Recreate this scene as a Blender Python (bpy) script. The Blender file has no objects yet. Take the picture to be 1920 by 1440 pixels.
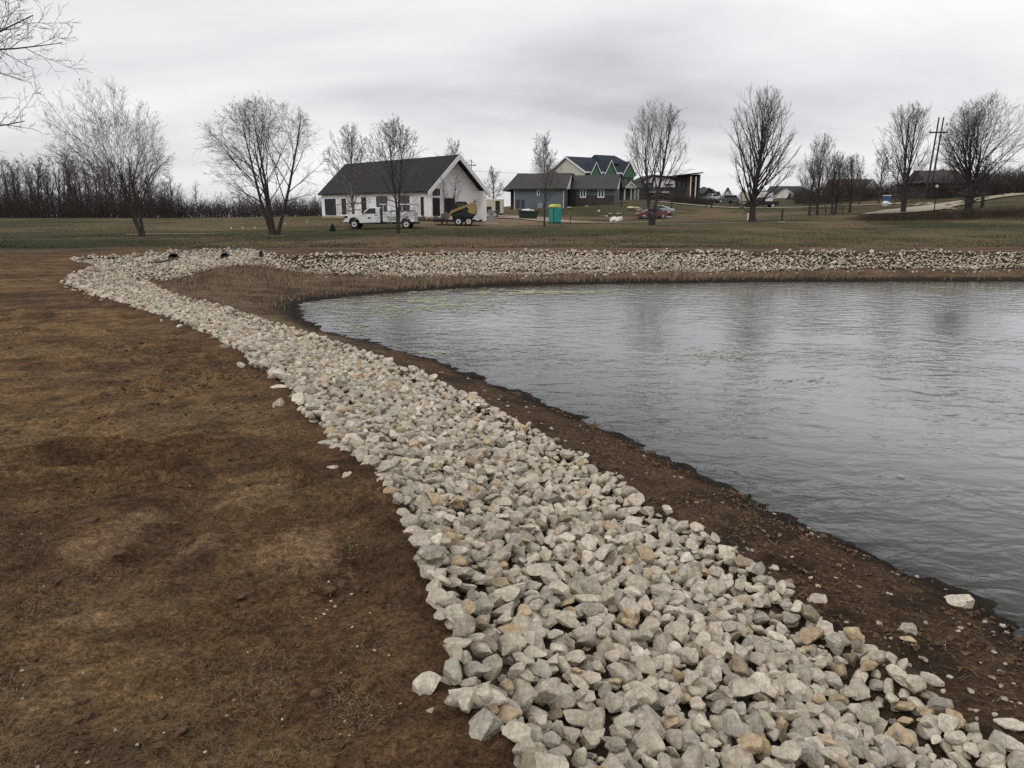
import bpy, math, random
import numpy as np

# ------------------------------------------------------------------ camera, sky, light
S = bpy.context.scene
COL = S.collection
FPX, PITCH, ZC = 1450.0, math.radians(12.6), 2.6      # focal length in photo pixels, tilt, eye height over the water
cam_d = bpy.data.cameras.new('camera')
cam = bpy.data.objects.new('camera', cam_d)
COL.objects.link(cam)
cam.location = (0, 0, ZC)
cam.rotation_euler = (math.pi / 2 - PITCH, 0, 0)
cam_d.sensor_width = 36.0
cam_d.lens = 36.0 * FPX / 1920.0
cam_d.clip_start = 0.05
cam_d.clip_end = 3000
S.camera = cam

SUN_EL, SUN_AZ = math.radians(52), math.radians(215)  # azimuth clockwise from +Y
world = bpy.data.worlds.new('World')
S.world = world
world.use_nodes = True
wn, wl = world.node_tree.nodes, world.node_tree.links
wn.clear()
w_out = wn.new('ShaderNodeOutputWorld')
sky = wn.new('ShaderNodeTexSky'); sky.sky_type = 'NISHITA'; sky.sun_disc = False
sky.sun_elevation = SUN_EL; sky.sun_rotation = SUN_AZ
bg_sky = wn.new('ShaderNodeBackground'); bg_sky.inputs['Strength'].default_value = 0.06
wl.new(sky.outputs[0], bg_sky.inputs['Color'])
tc = wn.new('ShaderNodeTexCoord')
sep = wn.new('ShaderNodeSeparateXYZ'); wl.new(tc.outputs['Generated'], sep.inputs[0])
mx = wn.new('ShaderNodeMath'); mx.operation = 'MAXIMUM'; mx.inputs[1].default_value = 0.0
wl.new(sep.outputs['Z'], mx.inputs[0])
ad = wn.new('ShaderNodeMath'); ad.operation = 'ADD'; ad.inputs[1].default_value = 0.30
wl.new(mx.outputs[0], ad.inputs[0])
dvx = wn.new('ShaderNodeMath'); dvx.operation = 'DIVIDE'
dvy = wn.new('ShaderNodeMath'); dvy.operation = 'DIVIDE'
wl.new(sep.outputs['X'], dvx.inputs[0]); wl.new(ad.outputs[0], dvx.inputs[1])
wl.new(sep.outputs['Y'], dvy.inputs[0]); wl.new(ad.outputs[0], dvy.inputs[1])
cmb = wn.new('ShaderNodeCombineXYZ')
wl.new(dvx.outputs[0], cmb.inputs[0]); wl.new(dvy.outputs[0], cmb.inputs[1])
mp = wn.new('ShaderNodeMapping'); mp.inputs['Scale'].default_value = (0.55, 1.0, 1)
mp.inputs['Location'].default_value = (1.75, 2.2, 0)
mp.inputs['Rotation'].default_value = (0, 0, math.radians(-14))
wl.new(cmb.outputs[0], mp.inputs[0])
n1 = wn.new('ShaderNodeTexNoise'); n1.inputs['Scale'].default_value = 1.25
n1.inputs['Detail'].default_value = 6; n1.inputs['Roughness'].default_value = 0.5
n1.inputs['Distortion'].default_value = 0.35
wl.new(mp.outputs[0], n1.inputs['Vector'])
cr = wn.new('ShaderNodeValToRGB')
e = cr.color_ramp.elements
e[0].position = 0.34; e[0].color = (0.53, 0.535, 0.555, 1)
e[1].position = 0.66; e[1].color = (0.95, 0.945, 0.96, 1)
m_ = cr.color_ramp.elements.new(0.5); m_.color = (0.775, 0.775, 0.79, 1)
wl.new(n1.outputs['Fac'], cr.inputs[0])
bg_cl = wn.new('ShaderNodeBackground'); bg_cl.inputs['Strength'].default_value = 1.0
wl.new(cr.outputs[0], bg_cl.inputs['Color'])
mixw = wn.new('ShaderNodeMixShader'); mixw.inputs[0].default_value = 0.94
wl.new(bg_sky.outputs[0], mixw.inputs[1]); wl.new(bg_cl.outputs[0], mixw.inputs[2])
wl.new(mixw.outputs[0], w_out.inputs['Surface'])

sun_d = bpy.data.lights.new('sun', 'SUN')
sun_d.energy = 1.1; sun_d.angle = math.radians(38); sun_d.color = (1, 0.96, 0.9)
sun = bpy.data.objects.new('sun', sun_d); COL.objects.link(sun)
sun.rotation_euler = (math.pi / 2 - SUN_EL, 0, math.pi - SUN_AZ)
S.view_settings.view_transform = 'Standard'
S.view_settings.look = 'None'
S.view_settings.exposure = 0.10
S.view_settings.gamma = 1.0
S.cycles.use_denoising = False
S.cycles.max_bounces = 6
S.cycles.transparent_max_bounces = 12
R = np.random.default_rng(7)
random.seed(7)

# ------------------------------------------------------------------ pixel <-> world
CP, SP = math.cos(PITCH), math.sin(PITCH)
def ray(x, y):
    u, v = (x - 960) / FPX, (720 - y) / FPX
    return u, CP + v * SP, -SP + v * CP
def G(x, y, z=0.0):                       # where the sight line through a photo pixel meets height z
    a, b, c = ray(x, y); t = (z - ZC) / c
    return (a * t, b * t)
def bear(x, y=400):                       # X/Y of a photo column
    a, b, c = ray(x, y); return a / b
def zat(y, D, x=960):                     # height seen at photo row y at forward distance D
    a, b, c = ray(x, y); return ZC + D * c / b
def to_px(X, Y, Z):
    Zr = Z - ZC
    f = Y * CP - Zr * SP; up = Y * SP + Zr * CP
    return 960 + FPX * X / f, 720 - FPX * up / f

# ------------------------------------------------------------------ mesh helpers
def mesh_np(name, V, faces, smooth=False, colors=None, sharp=None):
    """V (n,3); faces: list of int arrays (m,k)"""
    me = bpy.data.meshes.new(name)
    V = np.asarray(V, dtype=np.float32)
    faces = [np.asarray(f, dtype=np.int32) for f in faces if len(f)]
    me.vertices.add(len(V)); me.vertices.foreach_set('co', V.ravel())
    nl = sum(f.size for f in faces); npoly = sum(len(f) for f in faces)
    me.loops.add(nl); me.polygons.add(npoly)
    li = np.concatenate([f.ravel() for f in faces])
    tot = np.concatenate([np.full(len(f), f.shape[1], np.int32) for f in faces])
    st = np.concatenate([[0], np.cumsum(tot)[:-1]]).astype(np.int32)
    me.loops.foreach_set('vertex_index', li)
    me.polygons.foreach_set('loop_start', st)
    if smooth:
        me.polygons.foreach_set('use_smooth', np.ones(npoly, bool))
    me.update(calc_edges=True)
    if colors is not None:
        at = me.color_attributes.new('Col', 'FLOAT_COLOR', 'POINT')
        c = np.ones((len(V), 4), np.float32); c[:, :3] = colors
        at.data.foreach_set('color', c.ravel())
    if smooth and sharp:
        me.set_sharp_from_angle(angle=math.radians(sharp))
    return me
def obj(name, me, mat=None, parent=None, loc=None):
    o = bpy.data.objects.new(name, me); COL.objects.link(o)
    if mat: me.materials.append(mat)
    if parent: o.parent = parent
    if loc is not None: o.location = loc
    return o
def tag(o, label=None, cat=None, group=None, kind=None):
    if label: o['label'] = label
    if cat: o['category'] = cat
    if group: o['group'] = group
    if kind: o['kind'] = kind
    return o
def thing(name, label, cat, loc, rotz=0, group=None):
    o = bpy.data.objects.new(name, None); COL.objects.link(o)
    o.location = loc; o.rotation_euler = (0, 0, rotz); o.empty_display_size = 0.3
    return tag(o, label, cat, group)
def copy_tree(o, parent=None):
    c = o.copy(); COL.objects.link(c)
    if parent: c.parent = parent
    for ch in list(o.children):
        copy_tree(ch, c)
    return c

class MB:
    def __init__(s): s.v = []; s.f = []
    def add(s, vs, fs):
        b = len(s.v); s.v += [tuple(v) for v in vs]; s.f += [tuple(i + b for i in f) for f in fs]; return s
    def box(s, x0, x1, y0, y1, z0, z1):
        return s.add([(x0,y0,z0),(x1,y0,z0),(x1,y1,z0),(x0,y1,z0),(x0,y0,z1),(x1,y0,z1),(x1,y1,z1),(x0,y1,z1)],
                     [(0,3,2,1),(4,5,6,7),(0,1,5,4),(1,2,6,5),(2,3,7,6),(3,0,4,7)])
    def prism(s, poly, a0, a1, axis='y', inset=0):     # poly in the two other axes, extruded along axis
        n = len(poly)
        def P(p, a):
            return (p[0], a, p[1]) if axis == 'y' else ((a, p[0], p[1]) if axis == 'x' else (p[0], p[1], a))
        vs = [P(p, a0) for p in poly] + [P(p, a1) for p in poly]
        fs = [tuple(range(n)), tuple(range(2*n-1, n-1, -1))] + [(i, i+n, (i+1) % n + n, (i+1) % n) for i in range(n)]
        return s.add(vs, fs)
    def tube(s, pts, rad, n=8, cap=True):
        pts = np.array(pts, float); k = len(pts)
        rad = np.full(k, rad) if np.isscalar(rad) else np.array(rad, float)
        tg = np.gradient(pts, axis=0) if k > 1 else np.array([[0, 0, 1.]])
        b = len(s.v); prev = None
        for i in range(k):
            t = tg[i] / (np.linalg.norm(tg[i]) + 1e-9)
            r0 = np.array([0, 0, 1.]) if abs(t[2]) < 0.9 else np.array([1., 0, 0])
            if prev is not None: r0 = prev
            a = r0 - t * r0.dot(t); a /= np.linalg.norm(a) + 1e-9; prev = a
            c = np.cross(t, a)
            for j in range(n):
                q = 2 * math.pi * j / n
                s.v.append(tuple(pts[i] + rad[i] * (a * math.cos(q) + c * math.sin(q))))
        for i in range(k - 1):
            for j in range(n):
                s.f.append((b+i*n+j, b+i*n+(j+1) % n, b+(i+1)*n+(j+1) % n, b+(i+1)*n+j))
        if cap:
            s.f.append(tuple(b+j for j in range(n-1, -1, -1))); s.f.append(tuple(b+(k-1)*n+j for j in range(n)))
        return s
    def lathe(s, prof, n=16, axis='z', c=(0, 0, 0)):   # prof: (r, h)
        b = len(s.v)
        for r, h in prof:
            for j in range(n):
                q = 2 * math.pi * j / n; x, y = r * math.cos(q), r * math.sin(q)
                p = (x, y, h) if axis == 'z' else ((x, h, y) if axis == 'y' else (h, x, y))
                s.v.append((p[0]+c[0], p[1]+c[1], p[2]+c[2]))
        for i in range(len(prof) - 1):
            for j in range(n):
                s.f.append((b+i*n+j, b+i*n+(j+1) % n, b+(i+1)*n+(j+1) % n, b+(i+1)*n+j))
        s.f.append(tuple(b+j for j in range(n-1, -1, -1))); s.f.append(tuple(b+(len(prof)-1)*n+j for j in range(n)))
        return s
    def build(s, name, mat, parent=None, smooth=False, bevel=0, loc=None):
        me = bpy.data.meshes.new(name); me.from_pydata(s.v, [], s.f); me.update()
        import bmesh
        bm = bmesh.new(); bm.from_mesh(me); bmesh.ops.recalc_face_normals(bm, faces=bm.faces); bm.to_mesh(me); bm.free()
        if smooth:
            for p in me.polygons: p.use_smooth = True
            me.set_sharp_from_angle(angle=math.radians(40))
        o = obj(name, me, mat, parent, loc)
        if bevel:
            md = o.modifiers.new('bevel', 'BEVEL'); md.width = bevel; md.segments = 2; md.limit_method = 'ANGLE'
        return o
def BX(*a): return MB().box(*a)

# ------------------------------------------------------------------ materials
def lk(nt, a, b): nt.links.new(a, b)
def mat(name, color, rough=0.8, noise=None, bump=None, metal=0.0, spec=0.3, attr=False, amp=0.35, tint=None, coords='Object', trange=(0.5, 0.7)):
    """noise = (scale, detail); bump = (scale, strength, dist)"""
    m = bpy.data.materials.new(name); m.use_nodes = True
    nt = m.node_tree; b = nt.nodes['Principled BSDF']
    b.inputs['Roughness'].default_value = rough; b.inputs['Metallic'].default_value = metal
    b.inputs['Specular IOR Level'].default_value = spec
    t = nt.nodes.new('ShaderNodeTexCoord')
    if attr:
        a = nt.nodes.new('ShaderNodeVertexColor'); a.layer_name = 'Col'; src = a.outputs[0]
    else:
        a = nt.nodes.new('ShaderNodeRGB'); a.outputs[0].default_value = (*color, 1); src = a.outputs[0]
    if noise:
        n = nt.nodes.new('ShaderNodeTexNoise'); n.inputs['Scale'].default_value = noise[0]; n.inputs['Detail'].default_value = noise[1]
        n.inputs['Roughness'].default_value = 0.6
        lk(nt, t.outputs[coords], n.inputs['Vector'])
        mr = nt.nodes.new('ShaderNodeMapRange'); mr.inputs['From Min'].default_value = 0.3; mr.inputs['From Max'].default_value = 0.7
        mr.inputs['To Min'].default_value = 1 - amp; mr.inputs['To Max'].default_value = 1 + amp
        lk(nt, n.outputs['Fac'], mr.inputs['Value'])
        mm = nt.nodes.new('ShaderNodeVectorMath'); mm.operation = 'SCALE'
        lk(nt, src, mm.inputs[0]); lk(nt, mr.outputs[0], mm.inputs['Scale']); src = mm.outputs[0]
        if tint:
            n3 = nt.nodes.new('ShaderNodeTexNoise'); n3.inputs['Scale'].default_value = noise[0] * 0.37; n3.inputs['Detail'].default_value = 4
            lk(nt, t.outputs[coords], n3.inputs['Vector'])
            r3 = nt.nodes.new('ShaderNodeMapRange'); r3.inputs['From Min'].default_value = trange[0]; r3.inputs['From Max'].default_value = trange[1]
            lk(nt, n3.outputs['Fac'], r3.inputs['Value'])
            mxx = nt.nodes.new('ShaderNodeMix'); mxx.data_type = 'RGBA'
            lk(nt, r3.outputs[0], mxx.inputs[0]); lk(nt, src, mxx.inputs[6]); mxx.inputs[7].default_value = (*tint, 1)
            src = mxx.outputs[2]
    lk(nt, src, b.inputs['Base Color'])
    if bump:
        n2 = nt.nodes.new('ShaderNodeTexNoise'); n2.inputs['Scale'].default_value = bump[0]; n2.inputs['Detail'].default_value = 6
        n2.inputs['Roughness'].default_value = 0.65
        lk(nt, t.outputs[coords], n2.inputs['Vector'])
        bp = nt.nodes.new('ShaderNodeBump'); bp.inputs['Strength'].default_value = bump[1]; bp.inputs['Distance'].default_value = bump[2]
        lk(nt, n2.outputs['Fac'], bp.inputs['Height']); lk(nt, bp.outputs[0], b.inputs['Normal'])
    return m
M = {}
M['rock'] = mat('limestone', None, 0.9, (34, 9), (52, 0.9, 0.016), attr=True, amp=0.34, spec=0.15, tint=(0.235, 0.185, 0.125), trange=(0.60, 0.92))
M['bark'] = mat('bark', (0.055, 0.047, 0.042), 0.95, (9, 4), (30, 0.6, 0.02), spec=0.1)
M['bark_dark'] = mat('dark bark', (0.048, 0.043, 0.040), 0.95, (6, 4), spec=0.1)
M['bark_pale'] = mat('pale bark', (0.16, 0.145, 0.135), 0.95, (6, 4), spec=0.1)
M['twig'] = mat('twig', (0.16, 0.142, 0.135), 0.95, (3, 2), spec=0.1)
M['twig_dark'] = mat('dark twig', (0.10, 0.09, 0.085), 0.95, (3, 2), spec=0.1)
M['brush'] = mat('brush', (0.066, 0.058, 0.052), 1, (0.8, 2), spec=0.0)
M['meadow'] = mat('dry meadow stems', (0.070, 0.054, 0.042), 1, (0.5, 3), amp=0.5, spec=0.0)
M['white_wall'] = mat('house wrap', (0.84, 0.83, 0.825), 0.7, (1.1, 5), amp=0.06, tint=(0.62, 0.59, 0.58))
M['white'] = mat('white paint', (0.72, 0.72, 0.71), 0.5, (3, 3), amp=0.05)
M['truck_white'] = mat('truck paint', (0.70, 0.71, 0.72), 0.28, (4, 3), amp=0.04, spec=0.5)
M['roof_char'] = mat('charcoal shingles', (0.020, 0.022, 0.025), 0.85, (2.5, 6), (9, 0.4, 0.03), amp=0.25)
M['roof_grey'] = mat('grey shingles', (0.058, 0.055, 0.052), 0.85, (2.5, 6), (9, 0.4, 0.03), amp=0.25)
M['roof_navy'] = mat('navy shingles', (0.025, 0.032, 0.045), 0.85, (2.5, 6), (9, 0.4, 0.03), amp=0.25)
M['roof_brown'] = mat('brown shingles', (0.072, 0.052, 0.042), 0.85, (2.5, 6), (9, 0.4, 0.03), amp=0.25)
M['glass'] = mat('dark glazing', (0.020, 0.021, 0.024), 0.12, spec=0.5)
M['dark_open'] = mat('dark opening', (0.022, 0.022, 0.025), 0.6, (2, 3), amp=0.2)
M['siding_grey'] = mat('grey siding', (0.115, 0.135, 0.145), 0.75, (1.5, 4), amp=0.12)
M['siding_tan'] = mat('pale board siding', (0.50, 0.50, 0.44), 0.75, (1.5, 4), amp=0.07)
M['stone_dark'] = mat('dark stone veneer', (0.055, 0.045, 0.042), 0.9, (5, 5), (9, 0.7, 0.05), amp=0.5)
M['green_sheath'] = mat('green sheathing', (0.085, 0.165, 0.105), 0.7, (1.4, 4), amp=0.22)
M['siding_dark'] = mat('charcoal siding', (0.045, 0.046, 0.052), 0.7, (1.5, 4), amp=0.2)
M['copper'] = mat('brown cedar', (0.15, 0.07, 0.045), 0.6, (3, 4), amp=0.3)
M['brick'] = mat('brick', (0.16, 0.075, 0.055), 0.9, (4, 4), amp=0.3)
M['concrete'] = mat('concrete', (0.36, 0.31, 0.245), 0.9, (0.9, 6), (20, 0.2, 0.01), amp=0.14)
M['gravel_road'] = mat('gravel drive', (0.30, 0.245, 0.185), 0.95, (1.4, 7), (22, 0.4, 0.02), amp=0.22)
M['tyre'] = mat('rubber', (0.016, 0.016, 0.017), 0.8, (8, 3), amp=0.2)
M['rim'] = mat('wheel rim', (0.50, 0.51, 0.52), 0.35, spec=0.5)
M['chrome'] = mat('chrome', (0.6, 0.61, 0.62), 0.2, metal=0.9)
M['black'] = mat('black plastic', (0.018, 0.018, 0.02), 0.5, (6, 2), amp=0.2)
M['yellow'] = mat('machine yellow', (0.30, 0.20, 0.075), 0.5, (4, 4), amp=0.2)
M['steel'] = mat('worn steel', (0.11, 0.095, 0.085), 0.6, (8, 4), amp=0.35)
M['red'] = mat('red paint', (0.17, 0.018, 0.026), 0.25, spec=0.5)
M['grey_paint'] = mat('silver paint', (0.34, 0.36, 0.38), 0.3, spec=0.5)
M['navy_paint'] = mat('slate paint', (0.085, 0.105, 0.125), 0.3, spec=0.5)
M['dk_green'] = mat('dark green steel', (0.014, 0.030, 0.024), 0.55, (3, 4), amp=0.3)
M['teal'] = mat('teal plastic', (0.035, 0.27, 0.26), 0.5, (3, 3), amp=0.1)
M['lime'] = mat('yellow plastic', (0.62, 0.60, 0.10), 0.5, (3, 3), amp=0.08)
M['blue'] = mat('blue plastic', (0.035, 0.10, 0.23), 0.5, (3, 3), amp=0.1)
M['tan'] = mat('tan panels', (0.50, 0.41, 0.24), 0.8, (2, 4), amp=0.2)
M['trailer_tan'] = mat('cream aluminium', (0.52, 0.47, 0.37), 0.5, (2, 4), amp=0.08)
M['debris_white'] = mat('white plastic sheet', (0.66, 0.65, 0.63), 0.6, (3, 4), amp=0.12)
M['post'] = mat('post metal', (0.022, 0.022, 0.024), 0.6, (4, 3), amp=0.2)
M['galv'] = mat('galvanised steel', (0.24, 0.25, 0.26), 0.5, (4, 3), amp=0.15)
M['pole'] = mat('weathered pole', (0.055, 0.046, 0.04), 0.9, (5, 4), amp=0.3)
M['needle'] = mat('needles', (0.020, 0.028, 0.020), 0.9, (3, 3), amp=0.4)
M['flag'] = mat('white flag', (0.75, 0.74, 0.70), 0.7)
M['leaf'] = mat('dead leaf', (0.21, 0.125, 0.075), 0.85, (30, 3), amp=0.45, tint=(0.30, 0.21, 0.13))
M['straw'] = mat('dry straw', (0.20, 0.145, 0.085), 0.9, (1.5, 4), amp=0.5, coords='Object')
M['reed'] = mat('dry reeds', (0.23, 0.170, 0.115), 0.9, (0.6, 4), amp=0.4)
M['clod'] = mat('soil clod', (0.105, 0.068, 0.042), 1.0, (40, 5), (60, 0.7, 0.01), amp=0.4, spec=0.1)
M['algae'] = mat('algae', (0.36, 0.37, 0.25), 0.8, (3, 5), amp=0.25)
M['boulder'] = mat('pale boulder', (0.34, 0.29, 0.21), 0.9, (3, 5), (8, 0.5, 0.05), amp=0.3)
M['mulch'] = mat('mulch', (0.085, 0.058, 0.042), 1, (4, 5), (14, 0.8, 0.05), amp=0.4)
M['lampglass'] = mat('frosted globe', (0.55, 0.55, 0.52), 0.4)

# ------------------------------------------------------------------ plan of the pond and terrain heights
def uv(px, z): return [G(p[0], p[1], p[2] if len(p) > 2 else z) for p in px]
Z0, Z1 = 0.95, 0.22
S_px = [(1920,1190),(1800,1115),(1700,1068),(1560,1010),(1400,930),(1250,860),(1080,780),(950,730),(850,687),(760,657),(680,637),(622,626),
        (590,612),(572,594),(556,575),(566,567),(620,560),(720,550),(850,541),(1000,535),(1200,531),(1500,528),(1920,528)]
R1_px = [(1905,1440),(1810,1372),(1640,1235),(1560,1185),(1430,1092),(1350,1022),(1255,975),(1150,908),(1060,850),(960,790),(870,742),(760,692),(640,652),
         (530,615),(450,588),(385,570),(318,556),(285,536),(262,514,.50),(330,508,.62),(400,502,.62),(446,498,.60),(482,506,.42),(560,516),(640,520),(800,520),(1000,517),(1200,512),(1500,508),(1920,507)]
R0_px = [(985,1440),(905,1330),(862,1230),(832,1150),(800,1050),(752,950),(702,890),(630,825),(560,750),(500,692),(440,652),(360,612),(280,586),(200,562),
         (142,542),(124,528),(150,514),(184,503),(170,494),(124,489),(150,483),(240,480),(300,474),(370,470),(430,468),(470,470),(505,476),(600,478),(720,477),(900,473),(1200,472),(1500,472),(1920,471)]
P0 = uv(S_px, 0.0); P1 = uv(R1_px, Z1); P2 = uv(R0_px, Z0)
# continue behind the camera and far to the right, past the frame
P0 = [(60, 29), (60, 2), (14, -6), (8, -3), (4.6, 2.4)] + P0 + [(40, 29.4)]
P1 = [(62, 31.4), (64, -2), (14, -9), (7, -5), (3.2, 1.0)] + P1 + [(40, 31.6)]
P2 = [(64, 33), (67, -5), (14, -12), (5, -8), (1.1, 0.2), (0.3, 1.5)] + P2 + [(40, 33)]
def smooth_poly(P, k=2):                         # Chaikin
    P = np.array(P)
    for _ in range(k):
        Q = np.roll(P, -1, 0)
        P = np.stack([0.75 * P + 0.25 * Q, 0.25 * P + 0.75 * Q], 1).reshape(-1, 2)
    return P
P0, P1, P2 = smooth_poly(P0), smooth_poly(P1), smooth_poly(P2)
def sdist(X, Y, P):
    """signed distance to a closed polygon, positive outside"""
    x = X.ravel(); y = Y.ravel(); out = np.full(x.shape, 1e9); ins = np.zeros(x.shape, bool)
    for (ax, ay), (bx, by) in zip(P, np.roll(P, -1, 0)):
        dx, dy = bx - ax, by - ay; l2 = dx * dx + dy * dy + 1e-12
        t = np.clip(((x - ax) * dx + (y - ay) * dy) / l2, 0, 1)
        d = (x - ax - t * dx) ** 2 + (y - ay - t * dy) ** 2
        np.minimum(out, d, out=out)
        if abs(dy) > 1e-12:
            c = ((ay > y) != (by > y)) & (x < dx * (y - ay) / dy + ax)
            ins ^= c
    out = np.sqrt(out); out[ins] *= -1
    return out.reshape(X.shape)
TX = [bear(x) for x in (-700, 300, 600, 800, 1000, 1200, 1400, 1600, 1800, 1920, 2700)]
TD = [20, 33, 50, 75, 82, 90, 105, 130, 160, 220, 300, 700, 1600]
TZ = np.array([
    [.95, .95, .98, 1.15, 1.22, 1.35, 1.68, 1.5, 1.2, .5, -1, -7, -17],
    [.95, .95, .98, 1.15, 1.22, 1.35, 1.68, 1.5, 1.2, .5, -1, -7, -17],
    [.95, .95, .95, .95, 1.1, 1.5, 1.85, 1.8, 1.5, .8, -1, -6, -15],
    [.95, .95, .95, 1.0, 1.5, 2.1, 2.2, 2.2, 2.2, 2, 1, -4, -14],
    [.95, .95, .95, 1.0, 1.05, 1.15, 1.65, 3.0, 4, 4, 2, -3, -12],
    [.95, .95, 1.0, 1.35, 1.33, 1.3, 1.3, 4.0, 5.2, 5, 4, 0, -6],
    [.95, .95, 1.05, 1.5, 1.6, 1.75, 2.1, 2.9, 3.7, 6.2, 6, 4, 0],
    [.95, .95, 1.05, 1.5, 1.8, 2.2, 2.6, 3.6, 5, 7.4, 7, 5, 2],
    [.95, .95, 1.1, 1.65, 1.95, 2.4, 3.2, 5, 7.3, 9.3, 10, 10, 9],
    [.95, .95, 1.15, 1.9, 2.4, 3.1, 4.1, 5.6, 6.8, 8.5, 9.5, 12, 10],
    [.95, .95, 1.2, 2.1, 2.6, 3.4, 4.4, 5.8, 7.0, 8.5, 9.5, 12, 10]])
def far_z(X, Y):
    X = np.asarray(X, float); Y = np.asarray(Y, float)
    acc = 0
    for kx, ky in ((0, 1), (0.02, 0.95), (-0.02, 1.05), (0.03, 1.03), (-0.03, 0.97)):
        D = np.clip(Y * ky, 20, 1590); b = np.clip(X / np.maximum(Y, 20) + kx, TX[0], TX[-1] - 1e-6)
        i = np.clip(np.searchsorted(TX, b, 'right') - 1, 0, len(TX) - 2); j = np.clip(np.searchsorted(TD, D, 'right') - 1, 0, len(TD) - 2)
        tx = np.array(TX); td = np.array(TD)
        u = (b - tx[i]) / (tx[i + 1] - tx[i]); v = (D - td[j]) / (td[j + 1] - td[j])
        acc = acc + (TZ[i, j] * (1 - u) * (1 - v) + TZ[i + 1, j] * u * (1 - v) + TZ[i, j + 1] * (1 - u) * v + TZ[i + 1, j + 1] * u * v)
    return acc / 5
# smooth value noise on a lattice
_lat = np.random.default_rng(11).random((256, 256))
def vnoise(x, y):
    xi = np.floor(x).astype(int); yi = np.floor(y).astype(int); u = x - xi; v = y - yi
    u = u * u * (3 - 2 * u); v = v * v * (3 - 2 * v)
    a = _lat[xi % 256, yi % 256]; b = _lat[(xi + 1) % 256, yi % 256]; c = _lat[xi % 256, (yi + 1) % 256]; d = _lat[(xi + 1) % 256, (yi + 1) % 256]
    return (a * (1 - u) + b * u) * (1 - v) + (c * (1 - u) + d * u) * v
def fbm(x, y, o=4, g=0.5):
    s = 0; a = 1; t = 0
    for k in range(o):
        s = s + a * vnoise(x * 2 ** k + 17.3 * k, y * 2 ** k + 9.1 * k); t += a; a *= g
    return s / t
def sstep(a, b, x):
    t = np.clip((x - a) / (b - a), 0, 1); return t * t * (3 - 2 * t)
def terrain(X, Y, full=False):
    X = np.asarray(X, float); Y = np.asarray(Y, float)
    shp = X.shape; X = X.ravel(); Y = Y.ravel()
    d0 = np.full(X.shape, 99.); d1 = d0.copy(); d2 = d0.copy()
    near = (Y < 40) & (X > -40) & (X < 75)
    d0[near] = sdist(X[near], Y[near], P0); d1[near] = sdist(X[near], Y[near], P1); d2[near] = sdist(X[near], Y[near], P2)
    z = far_z(X, Y)
    z = Z0 + (z - Z0) * sstep(0.0, 3.0, d2)
    sill = 0.38 * np.exp(-(((X + 11.6) / 3.0) ** 2 + ((Y - 29.2) / 2.4) ** 2) ** 2)
    t12 = np.clip(d1 / (d1 - d2 + 1e-9), 0, 1); zin = Z1 + sill + (Z0 - Z1 - sill) * t12
    zin = zin - (0.13 - 0.02 * sstep(24, 28, Y)) * sstep(0.0, 0.25, -d2) * sstep(0.0, 0.3, d1)
    z = np.where(d2 < 0, zin, z)
    t01 = np.clip(d0 / (d0 - d1 + 1e-9), 0, 1)
    z = np.where(d1 < 0, (Z1 + sill) * t01 ** 0.85, z)
    z = np.where(d0 < 0, np.maximum(0.17 * d0, -1.4), z)
    if full: return z.reshape(shp), d0.reshape(shp), d1.reshape(shp), d2.reshape(shp)
    return z.reshape(shp)
def tz(x, y): return float(terrain(np.array([x]), np.array([y]))[0])
def hit(x, y, t0=3.0):                              # where the sight line through a photo pixel meets the ground
    a, b, c = ray(x, y); t = np.arange(t0, 140, .04); z = terrain(a * t, b * t)
    k = int(np.argmax(ZC + c * t < z)); return (a * t[k], b * t[k], float(z[k]))
def at(xpx, D, dz=0.0):                          # ground point at photo column xpx and forward distance D
    X = bear(xpx) * D; return (X, D, tz(X, D) + dz)

# grid lines: dense at the near bank, opening up with distance
def lines(segs):
    out = [segs[0][0]]
    for a, b, s0, s1 in segs:
        p = a
        while p < b - 1e-6:
            s = s0 + (s1 - s0) * (p - a) / (b - a); p = min(p + s, b) if b - p > 1.3 * s else b; out.append(p)
    return np.array(out)
gy = lines([(-40, -6, 4, 1.5), (-6, 1.2, 1.5, 0.06), (1.2, 6, 0.03, 0.035), (6, 36, 0.035, 0.11), (36, 150, 0.11, 2.5), (150, 1500, 2.5, 60)])
gxr = lines([(5, 24, 0.035, 0.13), (24, 60, 0.13, 2.0), (60, 900, 2, 50)])
gxl = -lines([(4, 16, 0.035, 0.10), (16, 60, 0.10, 1.6), (60, 900, 1.6, 50)])[::-1]
gx = np.concatenate([gxl[:-1], np.arange(-4, 5, 0.033), gxr])
GX, GY = np.meshgrid(gx, gy)
GZ, D0, D1, D2 = terrain(GX, GY, True)
PXX, PYY = to_px(GX, np.maximum(GY, 0.3), GZ)
soil_reg = (D2 > 0) & (GY < 36)
# relief: broad swells, clods, wheel ruts, tread ridges
fade = np.clip(9 / (GY + 6), 0.05, 1)
rel = 0.05 * (fbm(GX * 0.5, GY * 0.5, 3) - 0.5)
clod = np.maximum(fbm(GX * 5.5, GY * 5.5, 4, 0.6) - 0.52, 0) * 0.16 * (0.35 + 1.1 * sstep(0.42, 0.62, fbm(GX * 0.9 + 31, GY * 0.9, 3)))
fine = (fbm(GX * 13, GY * 13, 4, 0.75) - 0.5) * 0.050
land = np.where(D2 > -0.05, 1.0, np.where(D1 < 0, 0.7, 0.3)) * np.where(D0 < 0, 0.3, 1.0)
GZ2 = GZ + (rel + (clod + fine) * fade * 1.2) * land * sstep(-1.0, 1.5, D0) + 0.12 * (fbm(GX * 0.12, GY * 0.12, 3) - 0.5) * sstep(36, 60, GY)
tread = sstep(-3.75, -3.4, GX) * sstep(-1.9, -2.3, GX) * sstep(4.3, 4.6, GY) * sstep(5.7, 5.4, GY)
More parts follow.
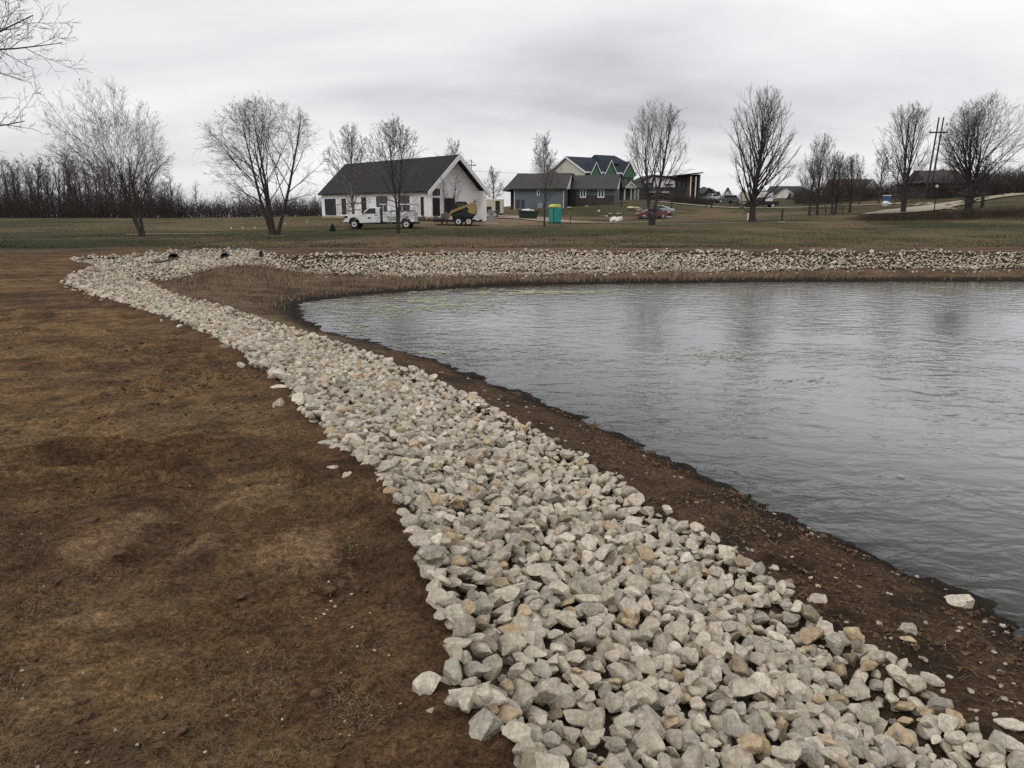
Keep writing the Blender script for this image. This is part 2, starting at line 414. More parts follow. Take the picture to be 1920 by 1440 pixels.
GZ2 += np.where(D2 > 0.4, tread, 0) * 0.034 * np.sin((GY * 0.98 - GX * 0.05 + 0.06 * fbm(GX * 2, GY * 2, 2)) * 2 * math.pi / 0.105) * (0.4 + fbm(GX * 3, GY * 3, 2))
rut = np.exp(-((GX + 0.75 - 0.12 * (GY - 3)) / 0.16) ** 2) * sstep(2.8, 3.3, GY) * sstep(5.2, 4.2, GY)
rut += np.exp(-((GX + 1.9 - 0.05 * (GY - 3)) / 0.18) ** 2) * sstep(2.6, 3.3, GY) * sstep(5.6, 4.2, GY)
GZ2 -= np.where(D2 > 0.3, rut, 0) * 0.05
GZ2 += 0.13 * (fbm(GX * 3.4, GY * 3.4, 5, .6) - 0.5) * np.exp(-(D0 / 0.45) ** 2) * (D1 < 0)
trk = 0
for x0_, sl in ((-0.95, -.16), (-2.35, -.10)):
    q_ = (GX - x0_ - sl * (GY - 2)) / .20
    trk = trk + np.exp(-q_ ** 4) * (0.55 + 0.45 * np.sin((GY + .15 * q_) * 2 * math.pi / .11)) * sstep(.38, .62, fbm(GX * .8 + 12, GY * .8, 3)) * sstep(7.5, 5.5, GY)
GZ2 -= np.where(D2 > 0.3, trk, 0) * 0.022
lip = np.where((D2 > 0) & (GY < 26) & (GX < 1.5), np.exp(-((D2 - 0.12) / 0.14) ** 2), 0)
GZ2 += lip * 0.05 * (fbm(GX * 3, GY * 3, 3) + 0.1)
# what the ground is made of, point by point
def C(*c): return np.array(c)
n_big = fbm(GX * 0.45 + 5, GY * 0.45 + 2, 4); n_mid = fbm(GX * 1.7, GY * 1.7 + 40, 4); n_fin = fbm(GX * 9, GY * 9, 3)
def mixc(a, b, t): return a + (b - a) * t[..., None]
soil = mixc(np.broadcast_to(C(.090, .055, .030), GX.shape + (3,)), C(.165, .105, .054), sstep(0.36, 0.66, n_mid * 0.6 + n_big * 0.4))
soil = mixc(soil, C(.060, .037, .023), sstep(0.50, 0.66, fbm(GX * 3.1 + 9, GY * 3.1, 4)) * 0.7)
soil = mixc(soil, C(.175, .122, .066), sstep(0.50, 0.68, fbm(GX * 0.8 + 50, GY * 2.3, 4)) * 0.50)
def spot(cx, cy, rx, ry, w=0.9):
    X, Y = G(cx, cy, Z0); X1, _ = G(cx + rx, cy, Z0); _, Y1 = G(cx, cy - ry, Z0)
    q = ((GX - X) / (X1 - X)) ** 2 + ((GY - Y) / (Y1 - Y)) ** 2
    return sstep(1.25, 0.2, q + 2.6 * (n_mid - 0.5) + 2.4 * (n_fin - 0.5)) * w * 0.6
for a in ((215, 1000, 55, 45), (565, 1035, 75, 45), (160, 1160, 40, 30, .6), (200, 1170, 40, 22, .6), (110, 1310, 60, 40, .5), (370, 1030, 35, 25, .5), (60, 830, 60, 12, .5), (590, 700, 60, 18, .4), (470, 930, 60, 20, .3)):
    soil = mixc(soil, C(.27, .185, .115), spot(*a))
for a in ((350, 1075, 40, 40), (520, 1085, 35, 30), (150, 1400, 150, 70, .7), (90, 560, 160, 45, .75), (240, 545, 180, 30, .6), (60, 1010, 60, 60, .5), (640, 880, 60, 45, .6), (740, 1050, 60, 70, .65), (800, 1260, 55, 90, .5), (330, 770, 110, 25, .5), (400, 610, 60, 14, .7)):
    soil = mixc(soil, C(.054, .034, .022), spot(*a))
edge = np.where(D2 > 0, np.exp(-(D2 / 0.35) ** 2), 0) * (GY < 27)
soil = mixc(soil, C(.058, .036, .023), edge * 0.6)
grass = mixc(np.broadcast_to(C(.046, .049, .023), GX.shape + (3,)), C(.098, .086, .045), sstep(0.35, 0.65, fbm(GX * 0.10, GY * 0.06, 4)))
grass = mixc(grass, C(.150, .112, .070), sstep(0.48, 0.70, fbm(GX * 0.16 + 7, GY * 0.10, 5)) * 0.7)
grass = mixc(grass, C(.03, .033, .018), sstep(0.5, 0.7, fbm(GX * 0.6 + 3, GY * 0.3, 4)) * 0.5)
def far_spot(xpx, D, rx, rD, col, w=0.9, sharp=0.3):
    global grass
    X = bear(xpx) * D; q = ((GX - X) / rx) ** 2 + ((GY - D) / rD) ** 2
    grass = mixc(grass, np.array(col), sstep(1.2, 1.2 - 1.1 * (1 - sharp), q + 0.9 * (fbm(GX * 0.3, GY * 0.3, 4) - 0.5)) * w)
far_spot(60, 40, 9, 7, (.022, .029, .013), 0.8)
far_spot(300, 56, 16, 7, (.030, .038, .016), 0.6)
far_spot(640, 64, 10, 5, (.032, .040, .017), 0.7)
far_spot(860, 45, 8, 9, (.135, .098, .068), 0.8)
far_spot(560, 90, 12, 6, (.10, .085, .05), 0.7)
far_spot(880, 88, 9, 9, (.19, .145, .105), 0.95)
far_spot(980, 98, 9, 7, (.20, .155, .11), 0.95)
far_spot(1110, 107, 9, 3, (.15, .10, .07), 0.8)
far_spot(850, 79, 7, 2.5, (.17, .13, .095), 0.8)
far_spot(650, 84, 9, 4, (.14, .105, .07), 0.8)
far_spot(1050, 60, 12, 8, (.040, .046, .021), 0.6)
far_spot(1300, 88, 10, 6, (.10, .085, .05), 0.6)
far_spot(1320, 150, 14, 14, (.065, .048, .038), 0.9)
far_spot(1160, 122, 12, 7, (.050, .053, .027), 0.8)
far_spot(1440, 105, 12, 8, (.13, .10, .062), 0.7)
far_spot(1380, 82, 9, 3, (.035, .042, .02), 0.7)
far_spot(1570, 170, 26, 30, (.042, .048, .024), 0.8)
far_spot(1800, 82, 10, 5, (.045, .034, .024), 0.9)
far_spot(1700, 80, 6, 4, (.035, .027, .021), 0.9)
far_spot(1900, 92, 8, 8, (.060, .062, .030), 0.7)
bank = mixc(np.broadcast_to(C(.13, .092, .064), GX.shape + (3,)), C(.075, .052, .035), sstep(0.35, 0.65, fbm(GX * 0.5, GY * 0.9, 4)))
gmix = sstep(0, 1, (GY - 35.5 - 3.0 * (fbm(GX * 0.25, GY * 0.25 + 3, 3) - 0.5) * 2.2 + np.clip((-GX - 12) * 0.55, 0, 5)) / 4.0)
bmix = sstep(30.5, 33, GY)
col = mixc(soil, bank, bmix); col = mixc(col, grass, gmix)
# inside: bed under the stones, beach, wet rim, pond bottom
bed = mixc(np.broadcast_to(C(.045, .034, .025), GX.shape + (3,)), C(.075, .06, .045), n_mid)
beach = mixc(np.broadcast_to(C(.072, .046, .031), GX.shape + (3,)), C(.034, .024, .017), sstep(0.42, 0.62, fbm(GX * 2.6, GY * 2.6 + 7, 4)))
strawm = sstep(11, 17, GY) * sstep(0.15, 0.6, D0 / (np.abs(D0) + np.abs(D1) + 1e-6) + 0.5 * (n_mid - 0.5))
beach = mixc(beach, C(.135, .098, .066), strawm * (0.45 + 0.55 * sstep(0.4, 0.6, n_mid)))
wetw = np.where(GY < 14, 0.40, np.clip(0.28 + (GY - 14) * 0.10, 0.28, 1.25)) * (0.6 + 0.8 * n_mid)
wet = sstep(1.0, 0.35, D0 / wetw)
beach = mixc(beach, C(.015, .0125, .0105), wet * 0.92)
bottom = mixc(np.broadcast_to(C(.075, .066, .050), GX.shape + (3,)), C(.10, .095, .06), n_big)
bottom = mixc(bottom, C(.020, .017, .014), sstep(-0.35, 0.0, D0))
col = np.where((D2 < 0)[..., None], bed, col)
col = np.where((D1 < 0.12)[..., None], beach, col)
col = np.where((D0 < 0)[..., None], bottom, col)
ny, nx = GX.shape
idx = np.arange(nx * ny).reshape(ny, nx)
F = np.stack([idx[:-1, :-1], idx[:-1, 1:], idx[1:, 1:], idx[1:, :-1]], -1).reshape(-1, 4)
me = mesh_np('ground', np.stack([GX, GY, GZ2], -1).reshape(-1, 3), [F], smooth=True, colors=col.reshape(-1, 3))
m = mat('ground', None, 0.95, (30, 9), (42, 0.8, 0.022), attr=True, amp=0.55, spec=0.12)
nt = m.node_tree; pb = nt.nodes['Principled BSDF']
for q_ in nt.nodes:
    if q_.type == 'TEX_NOISE': q_.inputs['Roughness'].default_value = .8
src = pb.inputs['Base Color'].links[0].from_socket
t_ = nt.nodes.new('ShaderNodeTexCoord')
for sc_, lo, f0, f1 in ((150, .55, .36, .60), (58, .50, .36, .58), (17, .60, .35, .62), (4.5, .76, .38, .6)):      # grit, crumbs, clumps and worn patches
    q_ = nt.nodes.new('ShaderNodeTexNoise'); q_.inputs['Scale'].default_value = sc_; q_.inputs['Detail'].default_value = 5; q_.inputs['Roughness'].default_value = .7; o_ = q_.outputs['Fac']
    lk(nt, t_.outputs['Object'], q_.inputs['Vector'])
    r_ = nt.nodes.new('ShaderNodeMapRange'); r_.inputs['From Min'].default_value = f0; r_.inputs['From Max'].default_value = f1
    r_.inputs['To Min'].default_value = lo; r_.inputs['To Max'].default_value = 1.2
    lk(nt, o_, r_.inputs['Value'])
    v_ = nt.nodes.new('ShaderNodeVectorMath'); v_.operation = 'SCALE'; lk(nt, src, v_.inputs[0]); lk(nt, r_.outputs[0], v_.inputs['Scale']); src = v_.outputs[0]
v_ = nt.nodes.new('ShaderNodeVectorMath'); v_.operation = 'MULTIPLY'; v_.inputs[1].default_value = (1.26, 1.17, 1.04); lk(nt, src, v_.inputs[0]); src = v_.outputs[0]   # the crumb pattern averages 0.6
lk(nt, src, pb.inputs['Base Color'])
ground = obj('ground', me, m); tag(ground, kind='structure')

# ------------------------------------------------------------------ water
def make_water():
    wx = np.concatenate([np.arange(-8, 12, 0.12), np.arange(12, 62, 0.6)]); wy = np.concatenate([np.arange(-7, 4, 0.4), np.arange(4, 31, 0.12)])
    X, Y = np.meshgrid(wx, wy); d = sdist(X, Y, P0)
    n = X.shape; ix = np.arange(X.size).reshape(n)
    F = np.stack([ix[:-1, :-1], ix[:-1, 1:], ix[1:, 1:], ix[1:, :-1]], -1).reshape(-1, 4)
    keep = (d.ravel()[F].min(1) < 0.35)
    F = F[keep]; used = np.unique(F); rm = np.full(X.size, -1); rm[used] = np.arange(len(used))
    depth = np.clip(-d.ravel()[used] * 0.17, 0, 1)
    V = np.stack([X.ravel()[used], Y.ravel()[used], np.zeros(len(used))], 1)
    me = mesh_np('water', V, [rm[F]], smooth=True, colors=np.stack([depth] * 3, 1))
    m = bpy.data.materials.new('pond water'); m.use_nodes = True; nt = m.node_tree; nt.nodes.clear()
    out = nt.nodes.new('ShaderNodeOutputMaterial')
    t = nt.nodes.new('ShaderNodeTexCoord')
    def wave(scale, rot, stretch, detail, dist):
        mp = nt.nodes.new('ShaderNodeMapping'); mp.inputs['Scale'].default_value = (scale * stretch, scale, 1); mp.inputs['Rotation'].default_value = (0, 0, math.radians(rot))
        lk(nt, t.outputs['Object'], mp.inputs[0])
        n = nt.nodes.new('ShaderNodeTexNoise'); n.inputs['Scale'].default_value = 1; n.inputs['Detail'].default_value = detail; n.inputs['Distortion'].default_value = dist
        lk(nt, mp.outputs[0], n.inputs['Vector']); return n.outputs['Fac']
    a = wave(3.0, 20, 0.66, 3, 0.45); b = wave(8, -25, 0.8, 2, 0.3); c = wave(0.28, 25, 0.7, 3, 0.4)
    m1 = nt.nodes.new('ShaderNodeMath'); m1.operation = 'MULTIPLY_ADD'; m1.inputs[1].default_value = 0.20
    lk(nt, b, m1.inputs[0]); lk(nt, a, m1.inputs[2])
    mr = nt.nodes.new('ShaderNodeMapRange'); mr.inputs['From Min'].default_value = 0.38; mr.inputs['From Max'].default_value = 0.64; mr.inputs['To Min'].default_value = 0.28; mr.inputs['To Max'].default_value = 1.25
    lk(nt, c, mr.inputs['Value'])
    bp = nt.nodes.new('ShaderNodeBump'); bp.inputs['Distance'].default_value = 0.042
    lk(nt, mr.outputs[0], bp.inputs['Strength']); lk(nt, m1.outputs[0], bp.inputs['Height'])
    fr = nt.nodes.new('ShaderNodeFresnel'); fr.inputs['IOR'].default_value = 1.33; lk(nt, bp.outputs[0], fr.inputs['Normal'])
    gl = nt.nodes.new('ShaderNodeBsdfGlossy'); gl.inputs['Roughness'].default_value = 0.06; gl.inputs['Color'].default_value = (0.95, 0.97, 1, 1)
    lk(nt, bp.outputs[0], gl.inputs['Normal'])
    df = nt.nodes.new('ShaderNodeBsdfDiffuse')
    nz = nt.nodes.new('ShaderNodeTexNoise'); nz.inputs['Scale'].default_value = 0.5; nz.inputs['Detail'].default_value = 5; lk(nt, t.outputs['Object'], nz.inputs['Vector'])
    cr = nt.nodes.new('ShaderNodeValToRGB'); cr.color_ramp.elements[0].position = 0.35; cr.color_ramp.elements[1].position = 0.7
    cr.color_ramp.elements[0].color = (0.185, 0.193, 0.185, 1); cr.color_ramp.elements[1].color = (0.225, 0.230, 0.212, 1)
    lk(nt, nz.outputs['Fac'], cr.inputs[0]); lk(nt, cr.outputs[0], df.inputs['Color'])
    tr = nt.nodes.new('ShaderNodeBsdfTransparent'); tr.inputs['Color'].default_value = (0.72, 0.76, 0.70, 1)
    at_ = nt.nodes.new('ShaderNodeVertexColor'); at_.layer_name = 'Col'
    dr = nt.nodes.new('ShaderNodeMapRange'); dr.inputs['From Max'].default_value = 0.55; dr.inputs['To Min'].default_value = 0.04; dr.inputs['To Max'].default_value = 1.0
    lk(nt, at_.outputs[0], dr.inputs['Value'])
    body = nt.nodes.new('ShaderNodeMixShader'); lk(nt, dr.outputs[0], body.inputs[0]); lk(nt, tr.outputs[0], body.inputs[1]); lk(nt, df.outputs[0], body.inputs[2])
    mxs = nt.nodes.new('ShaderNodeMixShader'); lk(nt, fr.outputs[0], mxs.inputs[0]); lk(nt, body.outputs[0], mxs.inputs[1]); lk(nt, gl.outputs[0], mxs.inputs[2])
    lk(nt, mxs.outputs[0], out.inputs['Surface'])
    tag(obj('water', me, m), kind='structure')
make_water()

# ------------------------------------------------------------------ rocks
def ico(sub):
    import bmesh
    bm = bmesh.new(); bmesh.ops.create_icosphere(bm, subdivisions=sub, radius=1)
    V = np.array([v.co[:] for v in bm.verts]); F = np.array([[v.index for v in f.verts] for f in bm.faces]); bm.free(); return V, F
ICO = {k: ico(k) for k in (1, 2, 3, 4)}
def rock_shape(seed, sub):
    r = np.random.default_rng(seed)
    V, F = ICO[sub]; V = V.copy()
    n = r.normal(size=(15, 3)); n /= np.linalg.norm(n, axis=1)[:, None]; d = r.uniform(0.42, 0.84, 15)
    lump = r.normal(size=(4, 3)) * 1.6; ph = r.uniform(0, 6, 4)
    V *= (1 + 0.10 * np.sin(V @ lump.T + ph).sum(1) / 2)[:, None]
    for k in range(15):
        over = np.maximum(V @ n[k] - d[k], 0); V -= n[k] * over[:, None] * 0.96
    if sub >= 3:
        w = r.normal(size=(6, 3)) * 5; p2 = r.uniform(0, 6, 6)
        V *= (1 + 0.018 * np.sin(V @ w.T + p2).sum(1))[:, None]
        w = r.normal(size=(6, 3)) * 13; V *= (1 + 0.007 * np.sin(V @ w.T + p2).sum(1))[:, None]
    V *= np.array([1, r.uniform(0.62, 0.9), r.uniform(0.40, 0.68)])
    V -= V.mean(0); V /= (V[:, 0].max() - V[:, 0].min()) / 2
    return V, F
NSH = 44
SH = {s: [rock_shape(100 + k, s) for k in range(NSH)] for s in (1, 2, 3)}
def rotm(yaw, tx, ty):
    c, s = math.cos(yaw), math.sin(yaw); Rz = np.array([[c, -s, 0], [s, c, 0], [0, 0, 1]])
    c, s = math.cos(tx), math.sin(tx); Rx = np.array([[1, 0, 0], [0, c, -s], [0, s, c]])
    c, s = math.cos(ty), math.sin(ty); Ry = np.array([[c, 0, s], [0, 1, 0], [-s, 0, c]])
    return Rz @ Rx @ Ry
ROCK_COL = [((.525, .465, .370), .50), ((.62, .555, .45), .20), ((.405, .370, .305), .19), ((.50, .385, .25), .065), ((.31, .25, .18), .045)]
def rock_col(r):
    u = r.random(); k = 0
    for k, (c, p) in enumerate(ROCK_COL):
        if u < p: break
        u -= p
    return np.clip(np.array(ROCK_COL[k][0]) * r.uniform(0.82, 1.14) * (1 + r.normal(0, .007, 3)), 0, .8), k
def deposit(x0, x1, y0, y1, cell, mask_fn, n, size_fn, cand, seed, sub):
    """drop n stones one after another onto the bank, each settling into the lowest of a few spots"""
    r = np.random.default_rng(seed)
    gx = np.arange(x0, x1, cell); gy = np.arange(y0, y1, cell)
    X, Y = np.meshgrid(gx, gy); H, d0, d1, d2 = terrain(X, Y, True); base = H.copy()
    w = mask_fn(X, Y, d0, d1, d2).ravel(); ok = np.flatnonzero(w > 0); pr = w[ok] / w[ok].sum()
    own = np.full(H.shape, -1, int); rocks = []
    picks = r.choice(ok, size=n * cand, p=pr)
    nx = len(gx); ny = len(gy)
    for i in range(n):
        k = int(r.integers(NSH)); s = size_fn(r) / 2
        Rm = rotm(r.uniform(0, 6.283), r.normal(0, 0.42), r.normal(0, 0.42))
        V = (SH[sub][k][0] * s) @ Rm.T
        ci = np.rint(V[:, 0] / cell).astype(int); cj = np.rint(V[:, 1] / cell).astype(int)
        a, b = ci.min(), cj.min(); wd, hg = ci.max() - a + 1, cj.max() - b + 1
        q = (cj - b) * wd + (ci - a)
        lo = np.full(wd * hg, 9.); np.minimum.at(lo, q, V[:, 2]); hi = np.full(wd * hg, -9.); np.maximum.at(hi, q, V[:, 2])
        fp = np.flatnonzero(hi > -8); lo = lo[fp]; hi = hi[fp]; fi = fp % wd + a; fj = fp // wd + b
        best = None
        for c in range(cand):
            p = picks[i * cand + c]; pj, pi = divmod(int(p), nx)
            jj = pj + fj; ii = pi + fi
            if jj.min() < 0 or ii.min() < 0 or jj.max() >= ny or ii.max() >= nx: continue
            h = H[jj, ii]; gap = np.sort(h - lo); z = gap[int(0.80 * (len(gap) - 1))]
            score = z - base[pj, pi]
            if best is None or score < best[0]: best = (score, z, pj, pi, jj, ii)
        if best is None: continue
        sc, z, pj, pi, jj, ii = best
        z -= 0.06 * s
        top = z + hi; up = top > H[jj, ii]
        H[jj[up], ii[up]] = top[up]; own[jj[up], ii[up]] = len(rocks)
        rocks.append((gx[pi] , gy[pj], z, s, k, Rm))
    return rocks, own, gx, gy, H
def merge_rocks(name, rocks, ids, sub_fn, seed):
    r = np.random.default_rng(seed); Vs = []; Fs = []; Cs = []; b = 0
    for i in ids:
        x, y, z, s, k, Rm = rocks[i][:6]; V, F = SH[sub_fn(rocks[i])][k]
        V = (V * s) @ Rm.T + np.array([x, y, z]); c = rocks[i][6] if len(rocks[i]) > 6 else rock_col(r)[0]
        Vs.append(V); Fs.append(F + b); Cs.append(np.broadcast_to(c, V.shape)); b += len(V)
    me = mesh_np(name, np.concatenate(Vs), [np.concatenate(Fs)], smooth=True, colors=np.concatenate(Cs), sharp=28)
    return tag(obj(name, me, M['rock']), kind='stuff')

def near_mask(X, Y, d0, d1, d2):
    j = 0.10 * (fbm(X * 2.2, Y * 2.2, 3) - 0.5) * 2
    inb = (d1 > 0.02 + j) & (d2 < 0.04 + j)
    w = inb * 1.0
    w *= np.where((Y > 17) & (X > -9.5), np.where(fbm(X * 1.5, Y * 1.5, 3) > 0.5, 1, 0.25), 1)
    w = w + 0.012 * ((d2 >= 0) & (d2 < 0.22)) + 0.012 * ((d1 <= 0.05) & (d1 > -0.18) & (d0 > 0.1))
    return w
def near_size(r):
    u = r.random()
    if u < 0.14: return r.uniform(0.03, 0.055)
    return float(np.clip(r.lognormal(math.log(0.090), 0.22), 0.06, 0.145))
rocksN, own, rgx, rgy, HN = deposit(-12.5, 4.4, 0.9, 27.0, 0.019, near_mask, 17500, near_size, 4, 21, 3)
rr = np.random.default_rng(5)
rocksN = [r + rock_col(rr) for r in rocksN]
# how large each stone shows from where the photograph was taken
cnt = np.bincount(own[own >= 0], minlength=len(rocksN)).astype(float)
ar = np.array([(r[0], r[1], r[2]) for r in rocksN])
ppx, ppy = to_px(ar[:, 0], ar[:, 1], ar[:, 2])
inview = (ppx > -20) & (ppx < 1940) & (ppy < 1460)
show = cnt * 0.019 ** 2 / ((ar ** 2)[:, :2].sum(1) + (ar[:, 2] - ZC) ** 2) * inview
NIND = 272
order = np.argsort(-show)[:NIND]; indiv = set(int(i) for i in order)
KIND = ['pale grey limestone rock', 'whitish limestone rock', 'darker grey limestone rock', 'tan stained limestone rock', 'brown weathered limestone rock']
for i in order:
    x, y, z, s, k, Rm, c, ck = rocksN[i]
    V, F = rock_shape(100 + k, 4 if show[i] > np.sort(show)[-140] else 3)
    V = (V * s) @ Rm.T
    me = mesh_np('rock', V, [F], smooth=True, colors=np.broadcast_to(c, V.shape), sharp=28)
    o = obj('rock', me, M['rock'], loc=(x, y, z))
    tag(o, KIND[ck] + ' packed in the near end of the stone bank', 'rock', KIND[ck] + 's in the near stone bank')
rest = [i for i in range(len(rocksN)) if i not in indiv and (cnt[i] > 0)]
merge_rocks('riprap', rocksN, rest, lambda r: 3 if r[1] < 6 else (2 if r[1] < 13 else 1), 3)

def far_mask(X, Y, d0, d1, d2):
    j = 0.42 * (fbm(X * 1.1, Y * 1.1, 4) - 0.5) * 2
    inb = (d1 > 0.05 + j) & (d2 < -0.04 + 0.3 * j)
    hole = np.where((X > -5) & (X < 8) & (fbm(X * 0.7 + 3, Y * 1.1, 3) > 0.60) & (d1 < 0.8), 0.08, 1)
    return inb * hole * ((X < 25.5) & (Y >= 26.0)) + 0.012 * ((d1 <= 0.05) & (d1 > -0.6) & (X > -9))
PIPES = [hit(325.5, 490), hit(421.5, 487)]
_fm = far_mask
def far_mask(X, Y, d0, d1, d2):
    w = _fm(X, Y, d0, d1, d2)
    for px_, py_, _ in PIPES: w = w * (((X - px_) / .36) ** 2 + ((Y - py_ + .85) / 1.05) ** 2 > 1)
    return w
rocksF, ownF, _, _, _ = deposit(-15.5, 26, 26.0, 36.0, 0.036, far_mask, 13500, lambda r: float(np.clip(r.lognormal(math.log(0.094), 0.28), 0.06, 0.19)), 3, 22, 2)
cF = np.bincount(ownF[ownF >= 0], minlength=len(rocksF))
merge_rocks('far_riprap', rocksF, [i for i in range(len(rocksF)) if cF[i] > 0], lambda r: 1, 4)

# stones lying by themselves
lone = [(1795,1124,.18,1,0.0,'smooth yellowish white rock lying half in the water at the near shore'),
        (1533,1118,.12,0,.1,'grey knobbly rock lying alone on the bare mud below the stone bank'),
        (1475,1092,.09,2,.12,'small grey rock on the mud beside the bank, nearest the brown leaves'),
        (1370,1030,.10,0,.1,'long flat pale rock just off the stone bank on wet mud'),
        (1452,1062,.08,0,.1,'small angular grey rock among the tan oak leaves'),
        (1706,1172,.13,2,.08,'flat dark grey slab rock on the mud halfway to the water'),
        (1702,1195,.09,3,.08,'small yellow tan rock just below the flat dark slab'),
        (1603,1190,.13,2,.15,'long leaning grey rock beside the bank edge on bare mud'),
        (1630,1212,.11,0,.15,'pointed grey rock on the mud resting against the bank edge'),
        (1750,1270,.12,0,.12,'pale speckled rock alone on the dark mud, lower right'),
        (1785,1337,.13,2,.15,'rounded grey rock half sunk in mud beside the bank'),
        (1902,1355,.15,1,.15,'whitish rock at the right frame edge, upper of the pair'),
        (1900,1392,.17,1,.15,'whitish block rock at the right frame edge, lower of the pair'),
        (1855,1398,.13,0,.16,'pointed pale grey rock between the bank and the right edge pair'),
        (940,778,.14,1,.2,'pale rock fallen off the bank towards the water, mid shore'),
        (1105,876,.15,2,.2,'dark grey rock just off the bank at mid shore'),
        (1135,902,.15,3,.2,'yellow tan block rock on the lower edge of the stone bank'),
        (973,800,.10,1,.18,'small whitish rock on the mud strip at mid shore'),
        (525,722,.16,1,.95,'pale rock lying alone on the brown soil left of the bank'),
        (613,828,.15,2,.95,'greenish grey rock at the soil edge of the stone bank'),
        (898,1298,.19,1,.95,'large flat white rock resting on soil at the bank edge'),
        (335,888,.05,1,.95,'tiny white stone on the open brown soil')]
for j, (x, y, s, ck, zz, lab) in enumerate(lone):
    X, Y = G(x, y, zz)
    for _ in range(4): zz = tz(X, Y); X, Y = G(x, y, zz + s * 0.25)
    V, F = rock_shape(300 + j * 3, 4); V = ((V * s / 2) @ rotm(rr.uniform(0, 6), rr.normal(0, .2), rr.normal(0, .2)).T) * np.array([1.1, 1, .62])
    c = np.array(ROCK_COL[ck][0]) * rr.uniform(0.9, 1.1)
    me = mesh_np('rock', V, [F], smooth=True, colors=np.broadcast_to(c, V.shape), sharp=28)
    tag(obj('rock', me, M['rock'], loc=(X, Y, zz + s * 0.13)), lab, 'rock')
# small stones strewn over mud and soil (nobody could count them)
peb = []
for _ in range(3600):
    u = rr.random()
    if u < 0.5:
        x, y = G(rr.uniform(600, 1920), rr.uniform(700, 1440), 0.15)
    else:
        x, y = G(rr.uniform(-20, 980), rr.uniform(600, 1440), 0.95)
    peb.append((x, y))
pa = np.array(peb); pz, q0, q1, q2 = terrain(pa[:, 0], pa[:, 1], True)
keep = np.where(q2 > 0.05, rr.random(len(pa)) < 0.06 + 0.8 * np.exp(-q2 / 0.2), (q1 < 0) & (q0 > 0.05) & (rr.random(len(pa)) < 0.30 + 0.5 * np.exp(q1 / 0.3)))
pr_ = [(pa[i, 0], pa[i, 1], pz[i] + 0.004, (rr.uniform(.005, .026) if q1[i] < 0 else rr.uniform(.003, .011)) * (0.6 + pa[i, 1] * 0.06), int(rr.integers(NSH)), rotm(rr.uniform(0, 6), 0, 0), rock_col(rr)[0] * .85) for i in np.flatnonzero(keep)]
merge_rocks('gravel', pr_, range(len(pr_)), lambda r: 1, 8)

# ------------------------------------------------------------------ bare trees
def nrm(v): return v / (np.linalg.norm(v, axis=-1, keepdims=True) + 1e-9)
def grow(r, start, d, length, P, wob, up):
    N = len(start); pts = np.zeros((N, P, 3)); pts[:, 0] = start; d = nrm(d)
    up = np.broadcast_to(np.asarray(up, float), (N,))
    for k in range(1, P):
        d = nrm(d + r.normal(0, wob, (N, 3)) + np.stack([np.zeros(N), np.zeros(N), up / P], 1))
        pts[:, k] = pts[:, k - 1] + d * (length / (P - 1))[:, None]
    return pts
def sprout(r, pts, rad, m, t0, t1, ang, sd, lfn, P, wob, up, rr_=0.55, taper=0.35, minr=0.004, env=None):
    N, Pp, _ = pts.shape; L = np.linalg.norm(np.diff(pts, axis=1), axis=2).sum(1)
    t = t0 + (t1 - t0) * (np.arange(m)[None] + r.random((N, m))) / m
    f = t * (Pp - 1); i = np.minimum(f.astype(int), Pp - 2); u = (f - i)[..., None]
    n = np.arange(N)[:, None]
    pos = pts[n, i] * (1 - u) + pts[n, i + 1] * u
    tan = nrm(pts[n, i + 1] - pts[n, i])
    pr = rad[n, i] * (1 - u[..., 0]) + rad[n, i + 1] * u[..., 0]
    ref = np.where(np.abs(tan[..., 2:3]) < 0.9, np.array([0, 0, 1.]), np.array([1., 0, 0]))
    a = nrm(np.cross(tan, ref)); b = np.cross(tan, a)
    az = 2.39996 * np.arange(m)[None] + r.uniform(0, 6.28, (N, 1)) + r.normal(0, .5, (N, m))
    th = np.radians(np.clip((ang(t) if callable(ang) else ang) + r.normal(0, sd, (N, m)), 5, 100))
    d = tan * np.cos(th)[..., None] + (a * np.cos(az)[..., None] + b * np.sin(az)[..., None]) * np.sin(th)[..., None]
    ln = (lfn(t) * L[:, None]) * r.uniform(0.7, 1.2, (N, m))
    if env is not None:                                  # end the shoot where it leaves the crown's outline
        cx, cz, rx, rz = env; sc = np.array([1 / rx, 1 / rx, 1 / rz]); o_ = (pos - np.array([cx, 0, cz])) * sc
        dd = (d + np.array([0, 0, up * .45 if np.isscalar(up) else 0])) ; dd = nrm(dd) * sc
        A_ = (dd ** 2).sum(-1); B_ = (o_ * dd).sum(-1); C_ = (o_ ** 2).sum(-1) - 1
        disc = np.maximum(B_ ** 2 - A_ * C_, 0); tt = (-B_ + np.sqrt(disc)) / A_
        ln = np.minimum(ln, np.maximum(tt * r.uniform(.78, 1.10, ln.shape), .12 * L[:, None] * 0 + .15))
    q = grow(r, pos.reshape(-1, 3), d.reshape(-1, 3), ln.ravel(), P, wob, up)
    r0 = np.maximum(pr.ravel() * rr_, minr)
    return q, r0[:, None] * np.linspace(1, taper, P)[None]
